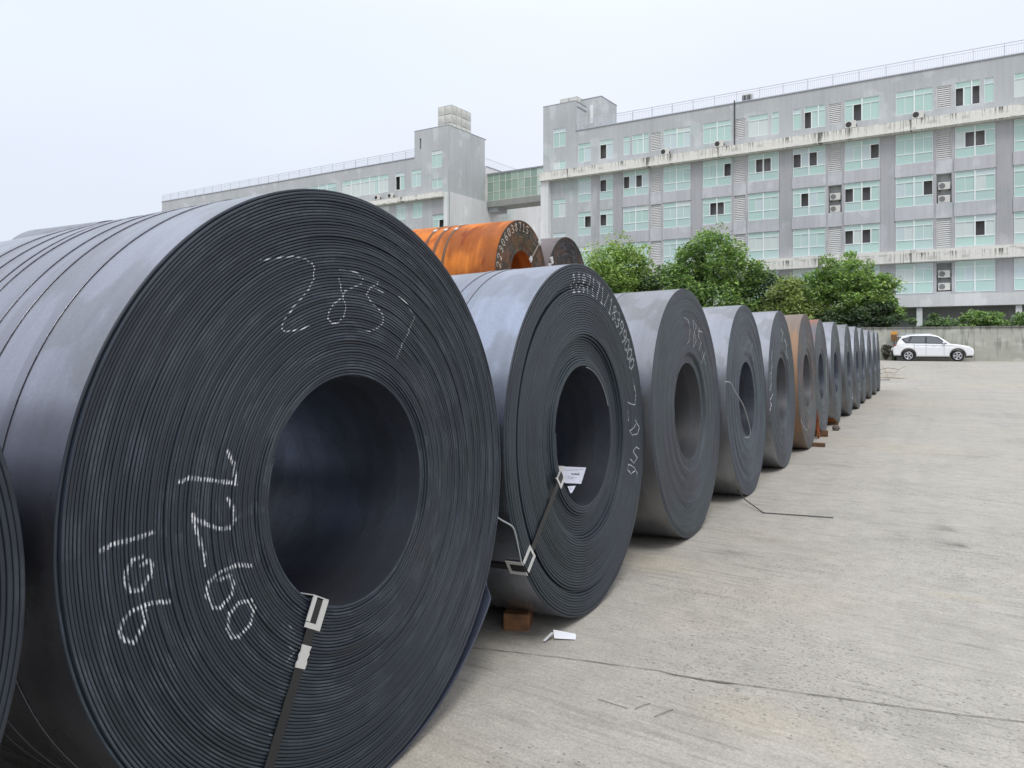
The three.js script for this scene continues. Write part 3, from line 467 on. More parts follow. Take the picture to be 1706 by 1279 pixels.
// one coil: opts R, r0, W, N windings, S segments a turn, groove depth, off(r, phi) axial offset, tail angle, materials, chalk
function makeCoil(o, label, pos, group) {
  const c = thing('steel_coil', label, 'steel coil', pos, 0, group); if (pos[0] > -3) { c.rotation.z = 0.036; c.position.x += 0.03; }
  const S0 = o.S || 128, N = Math.round((o.N + ((((o.tail ?? -80) - (o.head ?? 172)) / 360) % 1 + 1) % 1) * S0) / S0, t = (o.R - o.r0) / (N + 1), tail = THREE.MathUtils.degToRad(o.tail ?? -80), phi0 = tail - Math.PI * 2 * N;
  const P = { W: 1.8, S: 128, groove: 0.004, prof: PROF4, off: () => 0, tint: [0.06, 0.068, 0.085], ...o, N, t, phi0: Math.atan2(Math.sin(phi0), Math.cos(phi0)) };
  const g = coilGeometry(P);
  const fm = phys({ map: faceMap(o.px || 512, P, o.chalk || [], o.seed || 1), roughness: o.faceRough ?? 0.6, ior: o.faceIor ?? 1.55, side: THREE.DoubleSide });
  part('outer_wrap', g.body, o.skin, c); part('bore', g.bore, o.bore || BORE, c); part('end_face', g.face, fm, c);
  c.userData.P = undefined; delete c.userData.P; return { c, P };
}
// hoop round the body at x, width w
function hoop(c, R, x, w, mat = STRAPGREY, thick = 0.0025, tailDeg = -80, t = 0.01) {
  const p = [], i = [], q = 160, T = tailDeg * Math.PI / 180;
  for (let n = 0; n <= q; n++) { const f = n / q, ph = T + f * Math.PI * 2, r = R - t * (1 - f) + 0.0014, s = Math.sin(ph), k = Math.cos(ph); for (const [dx, dr] of [[0, 0], [0, thick], [-w, thick], [-w, 0]]) p.push(x + dx, R + (r + dr) * s, -(r + dr) * k); }
  for (let n = 0; n < q; n++) for (let k = 0; k < 3; k++) { const a = n * 4 + k, b = a + 1, d = a + 4, e = d + 1; i.push(a, d, b, b, d, e); }
  const g = new THREE.BufferGeometry(); g.setAttribute('position', new THREE.Float32BufferAttribute(p, 3)); g.setIndex(i); g.computeVertexNormals(); g.setAttribute('uv', new THREE.Float32BufferAttribute(new Float32Array(p.length / 3 * 2), 2));
  return part('strap', g.toNonIndexed(), mat, c);
}
// flat strip on the end face between two face points
function faceStrip(c, R, a, b, w, mat, x0 = 0.001, th = 0.003, name = 'strap') {
  const dx = b[0] - a[0], dy = b[1] - a[1], l = Math.hypot(dx, dy), g = new THREE.BoxGeometry(th, l, w); boxUV(g); g.rotateX(-Math.atan2(dx, dy)); g.translate(x0 + th / 2, R + (a[1] + b[1]) / 2, -(a[0] + b[0]) / 2); return part(name, g, mat, c);
}
function facePoly(c, R, pts, x0, th, mat, name) { const s = new THREE.Shape(); pts.forEach((p, k) => k ? s.lineTo(...p) : s.moveTo(...p)); const g = new THREE.ExtrudeGeometry(s, { depth: th, bevelEnabled: false }); g.rotateY(Math.PI / 2); g.translate(x0, R, 0); return part(name, boxUV(g.index ? g.toNonIndexed() : g), mat, c); }
const lerp2 = (a, b, t) => [mix(a[0], b[0], t), mix(a[1], b[1], t)];

// chalk marks, metres on the face
const C1A = [[[-.365, .688], [-.307, .7], [-.246, .711], [-.198, .709], [-.168, .697], [-.159, .68], [-.165, .648], [-.185, .619], [-.213, .592], [-.251, .562], [-.28, .532], [-.296, .513], [-.298, .5], [-.287, .492], [-.253, .496], [-.216, .502], [-.189, .511]], [[-.05, .691], [-.001, .693], [.043, .687], [.062, .669], [.055, .653], [.022, .641], [-.023, .625], [-.042, .601], [-.082, .581], [-.103, .556], [-.107, .536], [-.087, .521], [-.06, .522], [-.035, .544], [-.025, .571], [-.033, .6], [-.042, .636], [-.05, .662]], [[.145, .671], [.135, .657], [.097, .641], [.083, .621], [.095, .602], [.138, .576], [.162, .552], [.161, .53], [.136, .512], [.091, .499], [.038, .502]], [[.114, .649], [.169, .632]], [[.252, .624], [.293, .603], [.345, .558], [.311, .511], [.27, .46], [.231, .405]]];
const C1B = [[[-.495, .177], [-.487, .161], [-.476, .146], [-.474, .112], [-.474, .091]], [[-.643, .122], [-.614, .127], [-.56, .115], [-.474, .092]], [[-.496, .056], [-.484, .028], [-.48, -.001], [-.493, -.02], [-.53, -.014], [-.574, .009], [-.603, .026], [-.608, .036], [-.604, .019], [-.596, -.009], [-.587, -.039], [-.577, -.068], [-.577, -.095]], [[-.427, -.134], [-.475, -.121], [-.528, -.124], [-.568, -.141], [-.571, -.17], [-.553, -.207], [-.531, -.214], [-.495, -.191], [-.488, -.165], [-.499, -.141], [-.534, -.143]], [[-.43, -.225], [-.472, -.219], [-.502, -.236], [-.512, -.271], [-.499, -.298], [-.475, -.306], [-.435, -.286], [-.421, -.252], [-.436, -.226]], [[-.845, .005], [-.813, .011], [-.769, .012], [-.717, .017]], [[-.744, -.032], [-.77, -.034], [-.784, -.055], [-.787, -.083], [-.776, -.104], [-.753, -.107], [-.729, -.082], [-.722, -.058], [-.733, -.045], [-.749, -.051]], [[-.676, -.157], [-.707, -.147], [-.74, -.144], [-.773, -.149], [-.791, -.163], [-.805, -.187], [-.792, -.208], [-.768, -.222], [-.753, -.2], [-.741, -.183], [-.745, -.153]]];
const C2 = [[[.743, .279], [.785, .176], [.761, .113], [.676, .125], [.637, .139]], [[.632, .093], [.632, .024]], [[.756, .02], [.831, -.034], [.787, -.07], [.688, -.067], [.653, -.037], [.732, -.025], [.774, -.002]], [[.817, -.168], [.759, -.148], [.698, -.167], [.772, -.216], [.71, -.241], [.636, -.205]], [[.737, -.358], [.762, -.308], [.707, -.267], [.614, -.235], [.592, -.264], [.646, -.298], [.724, -.29]]];
const C3 = [[[-.085, .695], [.014, .677], [.057, .607], [.02, .521], [-.034, .5]], [[.157, .682], [.233, .64], [.14, .551], [.146, .479], [.217, .523], [.149, .623], [.157, .682]], [[.332, .627], [.279, .567], [.362, .508], [.28, .449]], [[.284, .604], [.414, .596]], [[.365, .449], [.478, .342]], [[.481, .44], [.351, .352]]];
const C4 = [[[-.061, .632], [.044, .621], [.061, .559], [-.062, .474]], [[.155, .569], [.042, .455], [.124, .398], [.194, .473], [.134, .559]], [[.319, .531], [.213, .473], [.333, .395], [.268, .357]], [[.322, .337], [.345, .249]]];
const C5 = [[[-.62, .441], [-.674, .356], [-.644, .27], [-.756, .189], [-.727, .103], [-.825, .024]], [[-.683, -.026], [-.858, -.079], [-.777, -.136], [-.904, -.19]], [[.008, .688], [.136, .644], [.046, .551]], [[.233, .576], [.39, .506], [.31, .412], [.41, .34]]];
const C6 = [[[-.868, -.416], [-.734, -.502], [-.491, -.601], [-.28, -.653], [-.117, -.623], [-.061, -.561]], [[.218, .569], [.392, .458]]];
const C7 = [[[.672, .483], [.725, .301], [.603, .107], [.622, -.09], [.507, -.345]]];
const wob = (seed, amp, f = 1) => (r, ph) => amp * (vnoise(r * 40 * f, Math.cos(ph) * 1.2 + 3, seed) - 0.5) + 0.5 * amp * (vnoise(r * 140 * f, Math.sin(ph) + 7, seed + 1) - 0.5);

// the coil at the head of the row, half out of view
makeCoil({ R: 0.925, r0: 0.36, N: 46, S: 160, groove: 0.006, prof: PROF6, off: wob(60, 0.009), skin: SKIN.violet, px: 768, seed: 60, wear: 0.03, faceIor: 1.5, tint: [0.011, 0.016, 0.026] }, 'dark steel coil at the head of the row, next to the coil chalked 2851', [-1.6, 0, 0.035]);
{ // coil chalked 2851
  const R = 0.943, n1 = wob(21, 0.0085);
  const { c, P } = makeCoil({ R, r0: 0.352, N: 64, S: 256, groove: 0.0055, prof: PROF6, tail: -97, head: 156, off: (r, ph) => n1(r, ph) - 0.012 * sstep(0.915, 0.94, r) - 0.008 * sstep(0.39, 0.355, r), skin: SKIN.violet, px: 1792, seed: 21, wear: 0.06, faceIor: 1.5, tint: [0.0095, 0.0150, 0.0255], faceRough: 0.46,
    chalk: [{ lines: C1A, w: 0.0035 }, { lines: C1B, w: 0.0085 }, { lines: [[[-0.30, -0.33], [-0.28, -0.36]], [[-0.33, -0.36], [-0.27, -0.42]], [[-0.31, -0.43], [-0.24, -0.40]], [[-0.38, -0.60], [-0.37, -0.61]], [[-0.42, -0.52], [-0.41, -0.53]]], w: 0.003, alpha: 0.5 }] }, 'big near-black steel coil chalked 2851 with a black strap on its end', [-1.58, 0, -1.872]);
  for (const [x, w] of [[-0.245, 0.034], [-0.41, 0.032], [-0.51, 0.032], [-0.655, 0.032], [-0.71, 0.032], [-0.82, 0.032], [-0.95, 0.032]]) hoop(c, R, x, w, HOOP, 0.0016, -97, P.t);
  // black strap across the end face, with a zinc edge protector at the bore and a crimped seal
  const a = [-0.178, -0.296], b = [-0.56, -1.0], u = [(b[0] - a[0]) / Math.hypot(b[0] - a[0], b[1] - a[1]), (b[1] - a[1]) / Math.hypot(b[0] - a[0], b[1] - a[1])], q = d => [a[0] + u[0] * d, a[1] + u[1] * d];
  faceStrip(c, R, q(0), q(0.735), 0.036, STRAP, 0.004, 0.002);
  { const g = new THREE.BoxGeometry(1.5, 0.002, 0.036); boxUV(g); g.rotateX(-Math.atan2(u[0], u[1]) ); const m = q(0.0); g.translate(-0.746, R + m[1] + 0.004, -m[0]); part('strap', g, STRAP, c); }
  const n = [-u[1], u[0]], pt = (d, s) => [q(d)[0] + n[0] * s, q(d)[1] + n[1] * s];
  facePoly(c, R, [pt(-0.004, 0.035), pt(0.083, 0.035), pt(0.083, -0.033), pt(0.068, -0.033), pt(0.068, 0.012), pt(-0.004, 0.012)].reverse(), 0.0065, 0.003, ZINC, 'edge_protector');
  facePoly(c, R, [pt(-0.004, -0.018), pt(0.066, -0.018), pt(0.066, -0.034), pt(-0.004, -0.034)].reverse(), 0.0068, 0.003, ZINC, 'edge_protector');
  { const g = new THREE.BoxGeometry(0.07, 0.003, 0.07); boxUV(g); g.rotateX(-Math.atan2(u[0], u[1])); const m = q(-0.006); g.translate(-0.026, R + m[1], -m[0]); part('edge_protector', g, ZINC, c); }
  facePoly(c, R, [pt(0.128, 0.021), pt(0.142, 0.0165), pt(0.150, 0.021), pt(0.165, 0.0165), pt(0.172, 0.021), pt(0.190, 0.020), pt(0.190, -0.020), pt(0.178, -0.0215), pt(0.170, -0.017), pt(0.156, -0.0215), pt(0.148, -0.017), pt(0.128, -0.020)].reverse(), 0.0062, 0.004, ZINC, 'strap_seal');
  // the outer end of the strip has sprung off the coil
  const p = [], ix = [], S = 48, A0 = -97, A1 = -31;
  for (let k = 0; k <= S; k++) { const f = k / S, ph = (A0 + (A1 - A0) * f) * Math.PI / 180, r = R - 0.001 + 0.085 * f * f, th = 0.011, xe = -0.012 - 0.05 * sstep(0.93, 1, f); for (const [x, rr] of [[xe, r], [xe, r + th], [-1.5, r + th], [-1.5, r]]) p.push(x, R + rr * Math.sin(ph), -rr * Math.cos(ph)); }
  for (let k = 0; k < S; k++) for (let m = 0; m < 4; m++) { const i0 = k * 4 + m, i1 = k * 4 + (m + 1) % 4; ix.push(i0, i1, i0 + 4, i1, i1 + 4, i0 + 4); } ix.push(S * 4, S * 4 + 1, S * 4 + 2, S * 4, S * 4 + 2, S * 4 + 3);
  const g = new THREE.BufferGeometry(); g.setAttribute('position', new THREE.Float32BufferAttribute(p, 3)); g.setIndex(ix); const h = g.toNonIndexed(); h.computeVertexNormals(); boxUV(h); part('loose_end', h, bodyMat([0.07, 0.085, 0.13], steelMap, 0.5), c); 
  c.position.y = 0.006;
}
{ // coil with the stencilled number and the label in its eye
  const R = 0.922, w = wob(31, 0.004);
  const off = (r, ph) => w(r, ph) * (0.4 + 0.9 * sstep(0.2, -0.9, Math.sin(ph))) + 0.010 * sstep(0.80, 0.825, r) * sstep(0.35, -0.2, Math.cos(ph)) - 0.014 * (sstep(0.775, 0.785, r) - sstep(0.800, 0.806, r)) * sstep(0.35, -0.2, Math.cos(ph)) - 0.03 * sstep(0.545, 0.50, r) + 0.018 * sstep(0.43, 0.38, r) - 0.006 * sstep(0.895, 0.91, r);
  const { c, P } = makeCoil({ R, r0: 0.364, N: 42, S: 200, groove: 0.0065, prof: PROF6, tail: -60, off, skin: SKIN.blue, px: 1536, seed: 31, wear: 0.015, faceIor: 1.5, tint: [0.0110, 0.0185, 0.0295], faceRough: 0.48,
    chalk: [{ lines: C2, w: 0.004, ridge: false }, { lines: arcText('1187171/18399000', 0.815, 0.095, 1.73, 0.084, 0.66), w: 0.009, ridge: true }, { lines: [0.50, 0.515, 0.533, 0.548].map((r, k) => Array.from({ length: 12 }, (_, i) => { const a = 1.25 - 0.06 * i - 0.05 * k; return [r * 1.08 * Math.cos(a), r * 1.08 * Math.sin(a)]; })), w: 0.003, c: [0.42, 0.46, 0.22], alpha: 0.5 }] }, 'black steel coil with stencilled white number and paper label in its eye', [-1.58, 0, -3.745]);
  hoop(c, R, -0.36, 0.032, HOOP, 0.0016, -60, P.t); hoop(c, R, -0.45, 0.032, HOOP, 0.0016, -60, P.t);
  faceStrip(c, R, [-0.35, -0.15], [-0.765, -0.50], 0.034, STRAP, 0.006, 0.002);
  const a = [-0.35, -0.15], d = [-0.415, -0.35], l = Math.hypot(...d), u = [d[0] / l, d[1] / l], n = [-u[1], u[0]], q = (k, s) => [a[0] + u[0] * k + n[0] * s, a[1] + u[1] * k + n[1] * s];
  facePoly(c, R, [q(-0.005, 0.037), q(0.065, 0.037), q(0.065, -0.037), q(0.053, -0.037), q(0.053, 0.02), q(-0.005, 0.02)], 0.009, 0.003, ZINC, 'edge_protector');
  { const g = new THREE.BoxGeometry(0.075, 0.074, 0.003); boxUV(g); g.rotateX(-0.72); g.translate(-0.03, R - 0.145, 0.345); part('edge_protector', g, ZINC, c); }
  // protector over the outer edge: a leg on the face, a leg on the body, strap between
  facePoly(c, R, [q(0.465, 0.04), q(0.545, 0.04), q(0.545, 0.022), q(0.465, 0.022)], 0.010, 0.003, ZINC, 'edge_protector'); facePoly(c, R, [q(0.465, -0.022), q(0.545, -0.022), q(0.545, -0.04), q(0.465, -0.04)], 0.010, 0.003, ZINC, 'edge_protector'); facePoly(c, R, [q(0.455, -0.04), q(0.468, -0.04), q(0.468, 0.04), q(0.455, 0.04)], 0.0102, 0.003, ZINC, 'edge_protector');
  const e = q(0.545, 0), ang = Math.atan2(e[1], e[0]);
  for (const [x0, x1, w0, w1] of [[-0.062, 0.012, -0.04, -0.023], [-0.062, 0.012, 0.023, 0.04], [-0.076, -0.062, -0.04, 0.04]]) { const g = new THREE.BoxGeometry(x1 - x0, 0.003, w1 - w0); boxUV(g); g.translate((x0 + x1) / 2, 0, (w0 + w1) / 2); g.rotateX(ang - Math.PI / 2 + Math.PI * 0); g.rotateX(0); const rr = R + 0.004; const gg = g; gg.applyMatrix4(new THREE.Matrix4().makeRotationX(0)); gg.translate(0, R + rr * Math.sin(ang), -rr * Math.cos(ang)); part('edge_protector', gg, ZINC, c); }
  { const g = new THREE.BoxGeometry(1.5, 0.002, 0.034); boxUV(g); g.rotateX(ang - Math.PI / 2); const rr = R + 0.0025; g.translate(-0.74, R + rr * Math.sin(ang), -rr * Math.cos(ang)); part('strap', g, STRAP, c); }
  part('loose_wire', tube([[-0.02, R - 0.2, 0.96], [-0.03, R - 0.247, 0.935], [0.01, R - 0.30, 0.875], [0.014, R - 0.33, 0.86], [0.014, R - 0.40, 0.835], [0.012, R - 0.48, 0.805]], 0.004, 40, 6), WIRE, c);
  // inner lip of the bore worn bright
  part('worn_lip', (() => { const pts = []; for (let k = 0; k <= 24; k++) { const f = (84 - 62 * k / 24) * Math.PI / 180, r = 0.366; pts.push([off(0.37, f) - 0.001, R + r * Math.sin(f), -r * Math.cos(f)]); } return tube(pts, 0.0022, 48, 5); })(), WIRE, c);
  // paper labels hanging in the eye
  const paper = texture(256, 160, (i, j) => { const u = i / 256, v = j / 160; let L = 0.90 + 0.03 * (vnoise(u * 9, v * 7, 3) - 0.5); const rows = [[.86, .1, .9], [.78, .1, .7], [.58, .38, .72], [.53, .38, .72], [.40, .08, .5], [.33, .08, .62], [.26, .08, .45], [.14, .75, .92]]; for (const [y, a, b] of rows) if (Math.abs(v - y) < (y > .5 && y < .6 ? 0.03 : 0.012) && u > a && u < b && vnoise(u * 90, y * 50, 4) > 0.35) L -= 0.42; return [L * 0.94, L * 0.95, L * 1.02]; });
  const pm = std({ map: paper, roughness: 0.85, side: THREE.DoubleSide });
  const sheet = (pts, uvs) => { const g = new THREE.BufferGeometry(); g.setAttribute('position', new THREE.Float32BufferAttribute(pts.flat(), 3)); g.setAttribute('uv', new THREE.Float32BufferAttribute(uvs.flat(), 2)); g.setIndex([0, 1, 2, 0, 2, 3]); g.computeVertexNormals(); return g; };
  const lb = part('label', sheet([[-0.066, R - 0.228, 0.166], [-0.044, R - 0.256, 0.006], [-0.034, R - 0.176, -0.045], [-0.044, R - 0.127, 0.268]], [[0.1, 0], [0.85, 0], [1, 1], [0, 1]]), pm, c);
  tag(lb, 'white printed paper label tucked into the eye of the coil'); delete lb.userData.category;
  const l2 = part('label', sheet([[-0.059, R - 0.289, 0.115], [-0.057, R - 0.289, 0.100], [-0.053, R - 0.259, 0.057], [-0.062, R - 0.249, 0.141]], [[0.3, 0], [0.4, 0], [1, .5], [0, .5]]), pm, c); l2.userData.label = 'smaller torn label below the printed one';
}
// the rest of the front row: [R, r0, a, z, skin, tint, label, chalk, bore, extra]
const ROW = [
  [0.915, 0.355, 1.53, 5.585, SKIN.grey, [0.030, 0.035, 0.048], 'grey steel coil chalked 285X on its smooth end', [{ lines: C3, w: 0.0045, ridge: false }], BOREGREY, 0],
  [0.897, 0.345, 1.48, 7.40, SKIN.pale, [0.034, 0.044, 0.062], 'blue-grey steel coil with a loose bright wire hooked into its eye', [{ lines: C4, w: 0.005, ridge: false, alpha: 0.6 }], BORE, 0],
  [0.905, 0.355, 1.45, 9.205, SKIN.pale, [0.034, 0.040, 0.055], 'slate-grey steel coil with a column of white scribble down its end', [{ lines: C5, w: 0.011, ridge: false }], BOREGREY, 0],
  [0.922, 0.36, 1.42, 11.08, SKIN.tan, [0.055, 0.055, 0.062], 'steel coil with tan rusted outer wrap standing on a timber', [{ lines: C6, w: 0.009, ridge: false, alpha: 0.7 }], SKIN.grey, 0.5],
  [0.915, 0.36, 1.45, 12.96, SKIN.blush, [0.052, 0.058, 0.07], 'steel coil with a blush of red rust on top, beside the tan rusted coil', [{ lines: C7, w: 0.012, ridge: false }], BORE, 0.2],
  [0.922, 0.36, 1.42, 14.87, SKIN.pale, [0.048, 0.054, 0.066], 'grey steel coil with a loose rusty plate at its foot', [{ lines: [[[.05, -.1], [.06, -.3]], [[.2, .62], [.3, .5]]], w: 0.012, ridge: false }], BORE, 0],
];
ROW.forEach(([R, r0, a, z, skin, tint, label, chalk, bore, rust], k) => {
  const w = wob(200 + k * 7, k < 2 ? 0.0022 : 0.003);
  const off = (r, ph) => w(r, ph) - (k === 0 ? 0.018 * sstep(0.44, 0.405, r) + 0.004 * sstep(0.88, 0.9, r) : 0.012 * sstep(0.46, 0.40, r)) + 0.0012 * Math.sin(r * 60 + 0.6 * Math.cos(ph));
  const { c, P } = makeCoil({ R, r0, N: k < 1 ? 64 : 54, S: k < 2 ? 128 : 96, groove: 0.0022, off, tail: [-70, -75, 200, -62, -60, -60][k], skin, tint, bore, chalk, px: k < 2 ? 1024 : 512, seed: 40 + k, wear: 0.04, rust, faceRough: 0.58 }, label, [-a, 0, -z]);
  if (k === 0) { hoop(c, R, -0.42, 0.03, HOOP, 0.0014, -70, P.t); }
  if (k === 1) {
    part('loose_wire', tube([[0.0, R + 0.2, 0.94], [0.03, R + 0.195, 0.88], [0.045, R + 0.113, 0.77], [0.05, R - 0.022, 0.49], [0.05, R - 0.154, 0.315], [0.035, R - 0.29, 0.15], [0.02, R - 0.345, 0.12], [-0.03, R - 0.335, 0.2], [-0.06, R - 0.25, 0.27]], 0.0045, 60, 6), WIRE, c);
    facePoly(c, R, [[0.60, -0.62], [0.70, -0.62], [0.66, -0.56]], -0.03, 0.003, ZINC, 'edge_protector');
  }
  if (k === 3) { const m = part('eye_paper', new THREE.PlaneGeometry(0.16, 0.34), std({ color: lin(0.50, 0.46, 0.34), roughness: 0.9, side: THREE.DoubleSide }), c); m.rotation.set(-0.25, 0.5, 0); m.position.set(-0.25, R - 0.14, -0.03); m.userData.label = 'faded card label inside the eye'; }
  if (k === 5) { const g = new THREE.BoxGeometry(0.5, 0.34, 0.012); boxUV(g); g.rotateX(0.55); const m = part('hanging_plate', g, std({ map: rustMap, color: lin(0.4, 0.36, 0.36), roughness: 0.9 }), c); m.position.set(-0.27, 0.22, 0.52); m.userData.label = 'rusty loose plate at the foot of the coil'; }
});
for (let k = 0; k < 6; k++) {
  const z = [16.76, 18.65, 20.55, 22.43, 24.3, 26.17][k], a = [1.37, 1.35, 1.36, 1.32, 1.30, 1.30][k], w = wob(300 + k * 7, 0.004);
  makeCoil({ R: 0.922 + 0.002 * (k % 3), r0: 0.36, N: 36, S: 80, groove: 0.003, off: w, tail: -70 + 9 * k, skin: k % 2 ? SKIN.pale : SKIN.grey, tint: [0.04, 0.047, 0.058], px: 256, seed: 80 + k, chalk: [{ lines: [[[.45, -.5 + .1 * k], [.5, -.62 + .1 * k], [.6, -.6 + .1 * k]], [[-.3, .55], [-.2, .5]]], w: 0.02, ridge: false }] }, 'blue-grey steel coil in the far stretch of the front row, beyond the rusted ones', [-a, 0, -z], 'far coils of the front row');
}
// second row, hidden for the most part: the lower tier carries two rusted coils
for (const z of [9.6, 11.62, 13.64]) makeCoil({ R: 1.01, r0: 0.37, N: 30, S: 64, groove: 0.004, W: 1.8, skin: SKIN.grey, px: 256, seed: 90, tint: [0.08, 0.085, 0.1] }, 'grey steel coil of the back row carrying the rusted coils', [-5.62, -0.06, -z], 'lower coils of the back row');
{
  const R = 0.86, w = wob(401, 0.006);
  const { c, P } = makeCoil({ R, r0: 0.37, N: 44, S: 128, W: 1.95, groove: 0.004, off: w, tail: 205, skin: SKIN.rust, bore: BORERUST, px: 1024, seed: 95, rust: 0.8, tint: [0.062, 0.040, 0.026], faceRough: 0.8, faceIor: 1.5,
    chalk: [{ lines: arcText('2230603871S', 0.755, 0.125, 3.02, 0.168, 0.6), w: 0.013, ridge: false, c: [0.72, 0.68, 0.60] }, { lines: [[[.08, .76], [.16, .78], [.14, .68], [.06, .64], [.2, .63]], [[.24, .74], [.32, .72], [.28, .62], [.34, .56]], [[.38, .70], [.50, .56]], [[.50, .66], [.38, .54], [.55, .50]], [[.60, .42], [.52, .34], [.66, .30], [.58, .2]], [[.6, .1], [.72, .05], [.62, -.05]]], w: 0.009, ridge: false, alpha: 0.6, c: [0.5, 0.45, 0.40] }] }, 'bright orange rusted steel coil stacked on the back row, stencilled 2230603871S', [-5.6, 1.66, -10.61]);
  const RS = phys({ color: lin(0.16, 0.085, 0.05), roughness: 0.8 });
  for (const x of [-0.92, -1.12, -1.32]) { hoop(c, R, x, 0.05, RS, 0.003, 205, P.t); const f = 2.12, m = part('strap_seal', rbox(0.06, 0.012, 0.075, 0, 0, 0, 0.004), ZINC, c); m.position.set(x - 0.025, R + (R + 0.004) * Math.sin(f), -(R + 0.004) * Math.cos(f)); m.rotation.x = f - Math.PI / 2; }
  faceStrip(c, R, [0.27, 0.26], [0.62, 0.60], 0.034, std({ color: lin(0.30, 0.24, 0.20), roughness: 0.7 }), 0.006, 0.003);
  for (const [p, s] of [[[0.285, 0.275], 0.09], [[0.60, 0.585], 0.09]]) { const m = part('edge_protector', rbox(0.02, s, 0.075, 0, 0, 0, 0.004), ZINC, c); m.position.set(0.006, R + p[1], -p[0]); m.rotation.x = -0.79; }
}
{
  const R = 0.86, { c } = makeCoil({ R, r0: 0.36, N: 40, S: 96, W: 1.8, groove: 0.003, off: wob(411, 0.006), skin: SKIN.brown, bore: SKIN.brown, px: 512, seed: 97, rust: 0.5, tint: [0.026, 0.021, 0.021], faceRough: 0.75, faceIor: 1.5, chalk: [{ lines: [[[.2, .62], [.28, .5], [.36, .58]], [[.3, .45], [.42, .4]]], w: 0.008, ridge: false, alpha: 0.4 }] }, 'dark brown rusted steel coil stacked beside the bright orange one', [-5.72, 1.66, -12.63]);
  for (const [y, x, r] of [[0.36, -0.72, 0.4], [0.24, -0.80, 0.3], [-0.02, 0.84, 0]]) { const m = part('edge_protector', rbox(0.03, 0.12, 0.09, 0, 0, 0, 0.005), ZINC, c); m.position.set(0.01, R + y, -x); m.rotation.x = r; }
}
for (const z of [-0.55, 1.5, 3.55, 5.57, 7.58]) makeCoil({ R: 0.93, r0: 0.37, N: 24, S: 64, groove: 0.004, skin: SKIN.grey, px: 256, seed: 93, tint: [0.04, 0.045, 0.055] }, 'grey steel coil of the back row with nothing stacked on it', [-5.62, -0.06, -z], 'single coils of the back row');
for (const z of [6.85, 8.87]) makeCoil({ R: 1.0, r0: 0.37, N: 24, S: 64, groove: 0.004, W: 1.8, skin: SKIN.grey, px: 256, seed: 91, tint: [0.08, 0.085, 0.1] }, 'grey steel coil of the back row under the grey stacked coil', [-11.6, -0.06, -z], 'coils under the grey stacked coil');
makeCoil({ R: 0.88, r0: 0.36, N: 30, S: 96, groove: 0.004, W: 2.0, skin: SKIN.grey, px: 256, seed: 92, tint: [0.05, 0.05, 0.06] }, 'grey steel coil stacked on the back row behind the coil chalked 2851', [-11.6, 1.70, -7.86]);
// ------------------------------------------------------------------ timbers, straps and litter on the slab
const woodMap = texture(256, 256, (i, j) => { const u = i / 256, v = j / 256, g = fbm(u * 5, v * 60, 151, 3, 5, 60) - 0.5, b = fbm(u * 4, v * 4, 153, 3, 4, 4) - 0.5; return [0.50 + 0.22 * g + 0.2 * b, 0.36 + 0.17 * g + 0.16 * b, 0.25 + 0.12 * g + 0.1 * b]; }, { repeat: [3, 3] });
const WOOD = std({ map: woodMap, roughness: 0.9 }), WOODGREY = std({ map: woodMap, color: lin(0.55, 0.6, 0.65), roughness: 0.95 });
function wedge(name, label, w, h, d, cut, mat, pos, turn, group) {   // chock with one sloping face
  const s = new THREE.Shape(); s.moveTo(-d / 2, 0); s.lineTo(d / 2, 0); s.lineTo(d / 2, h * 0.35); s.lineTo(d / 2 - cut, h); s.lineTo(-d / 2, h); s.closePath();
  const g = new THREE.ExtrudeGeometry(s, { depth: w - 0.012, bevelEnabled: true, bevelSize: 0.006, bevelThickness: 0.006, bevelSegments: 1, bevelOffset: -0.006 }); g.translate(0, 0, -w / 2 + 0.006); g.rotateY(Math.PI / 2);
  const m = part(name, boxUV(g.index ? g.toNonIndexed() : g), mat, null); m.position.set(...pos); m.rotation.y = turn; return tag(m, label, 'wood block', group);
}
wedge('wood_chock', 'reddish-brown timber chock under the near flank of the stencilled coil', 0.13, 0.085, 0.19, 0.07, WOOD, [-1.815, -0.012, -3.40], 0.35);
wedge('wood_chock', 'weathered timber under the coil with tan rusted wrap', 0.26, 0.045, 0.12, 0.02, WOODGREY, [-1.36, 0.004, -11.33], 0.1);
wedge('wood_chock', 'dark timber block between the tan rusted coil and its red-blushed neighbour', 0.24, 0.09, 0.14, 0.05, WOODGREY, [-1.45, 0.004, -12.62], 0.1);
wedge('wood_chock', 'pale timber block under the coil with the rusty plate', 0.26, 0.07, 0.14, 0.05, WOODGREY, [-1.5, 0.004, -14.62], 0.1);
{ // rusty prop leaning by the red-blushed coil, plank behind the 285X coil
  const g = new THREE.BoxGeometry(0.03, 0.46, 0.08); boxUV(g); const m = part('rusty_bar', g, std({ map: rustMap, color: lin(0.55, 0.5, 0.5), roughness: 0.9 }), null); m.position.set(-1.44, 0.235, -12.33); m.rotation.set(-0.42, 0, 0.06); tag(m, 'rusty orange steel bar propped at the foot of the red-blushed coil', 'steel bar');
  const b = rbox(0.05, 0.52, 0.12, 0, 0.26, 0, 0.008); const q = part('red_plank', b, std({ map: woodMap, color: lin(0.75, 0.36, 0.28), roughness: 0.9 }), null); q.position.set(-1.72, 0.14, -6.49); tag(q, 'red-stained plank wedged between the 285X coil and the next coil', 'plank');
}
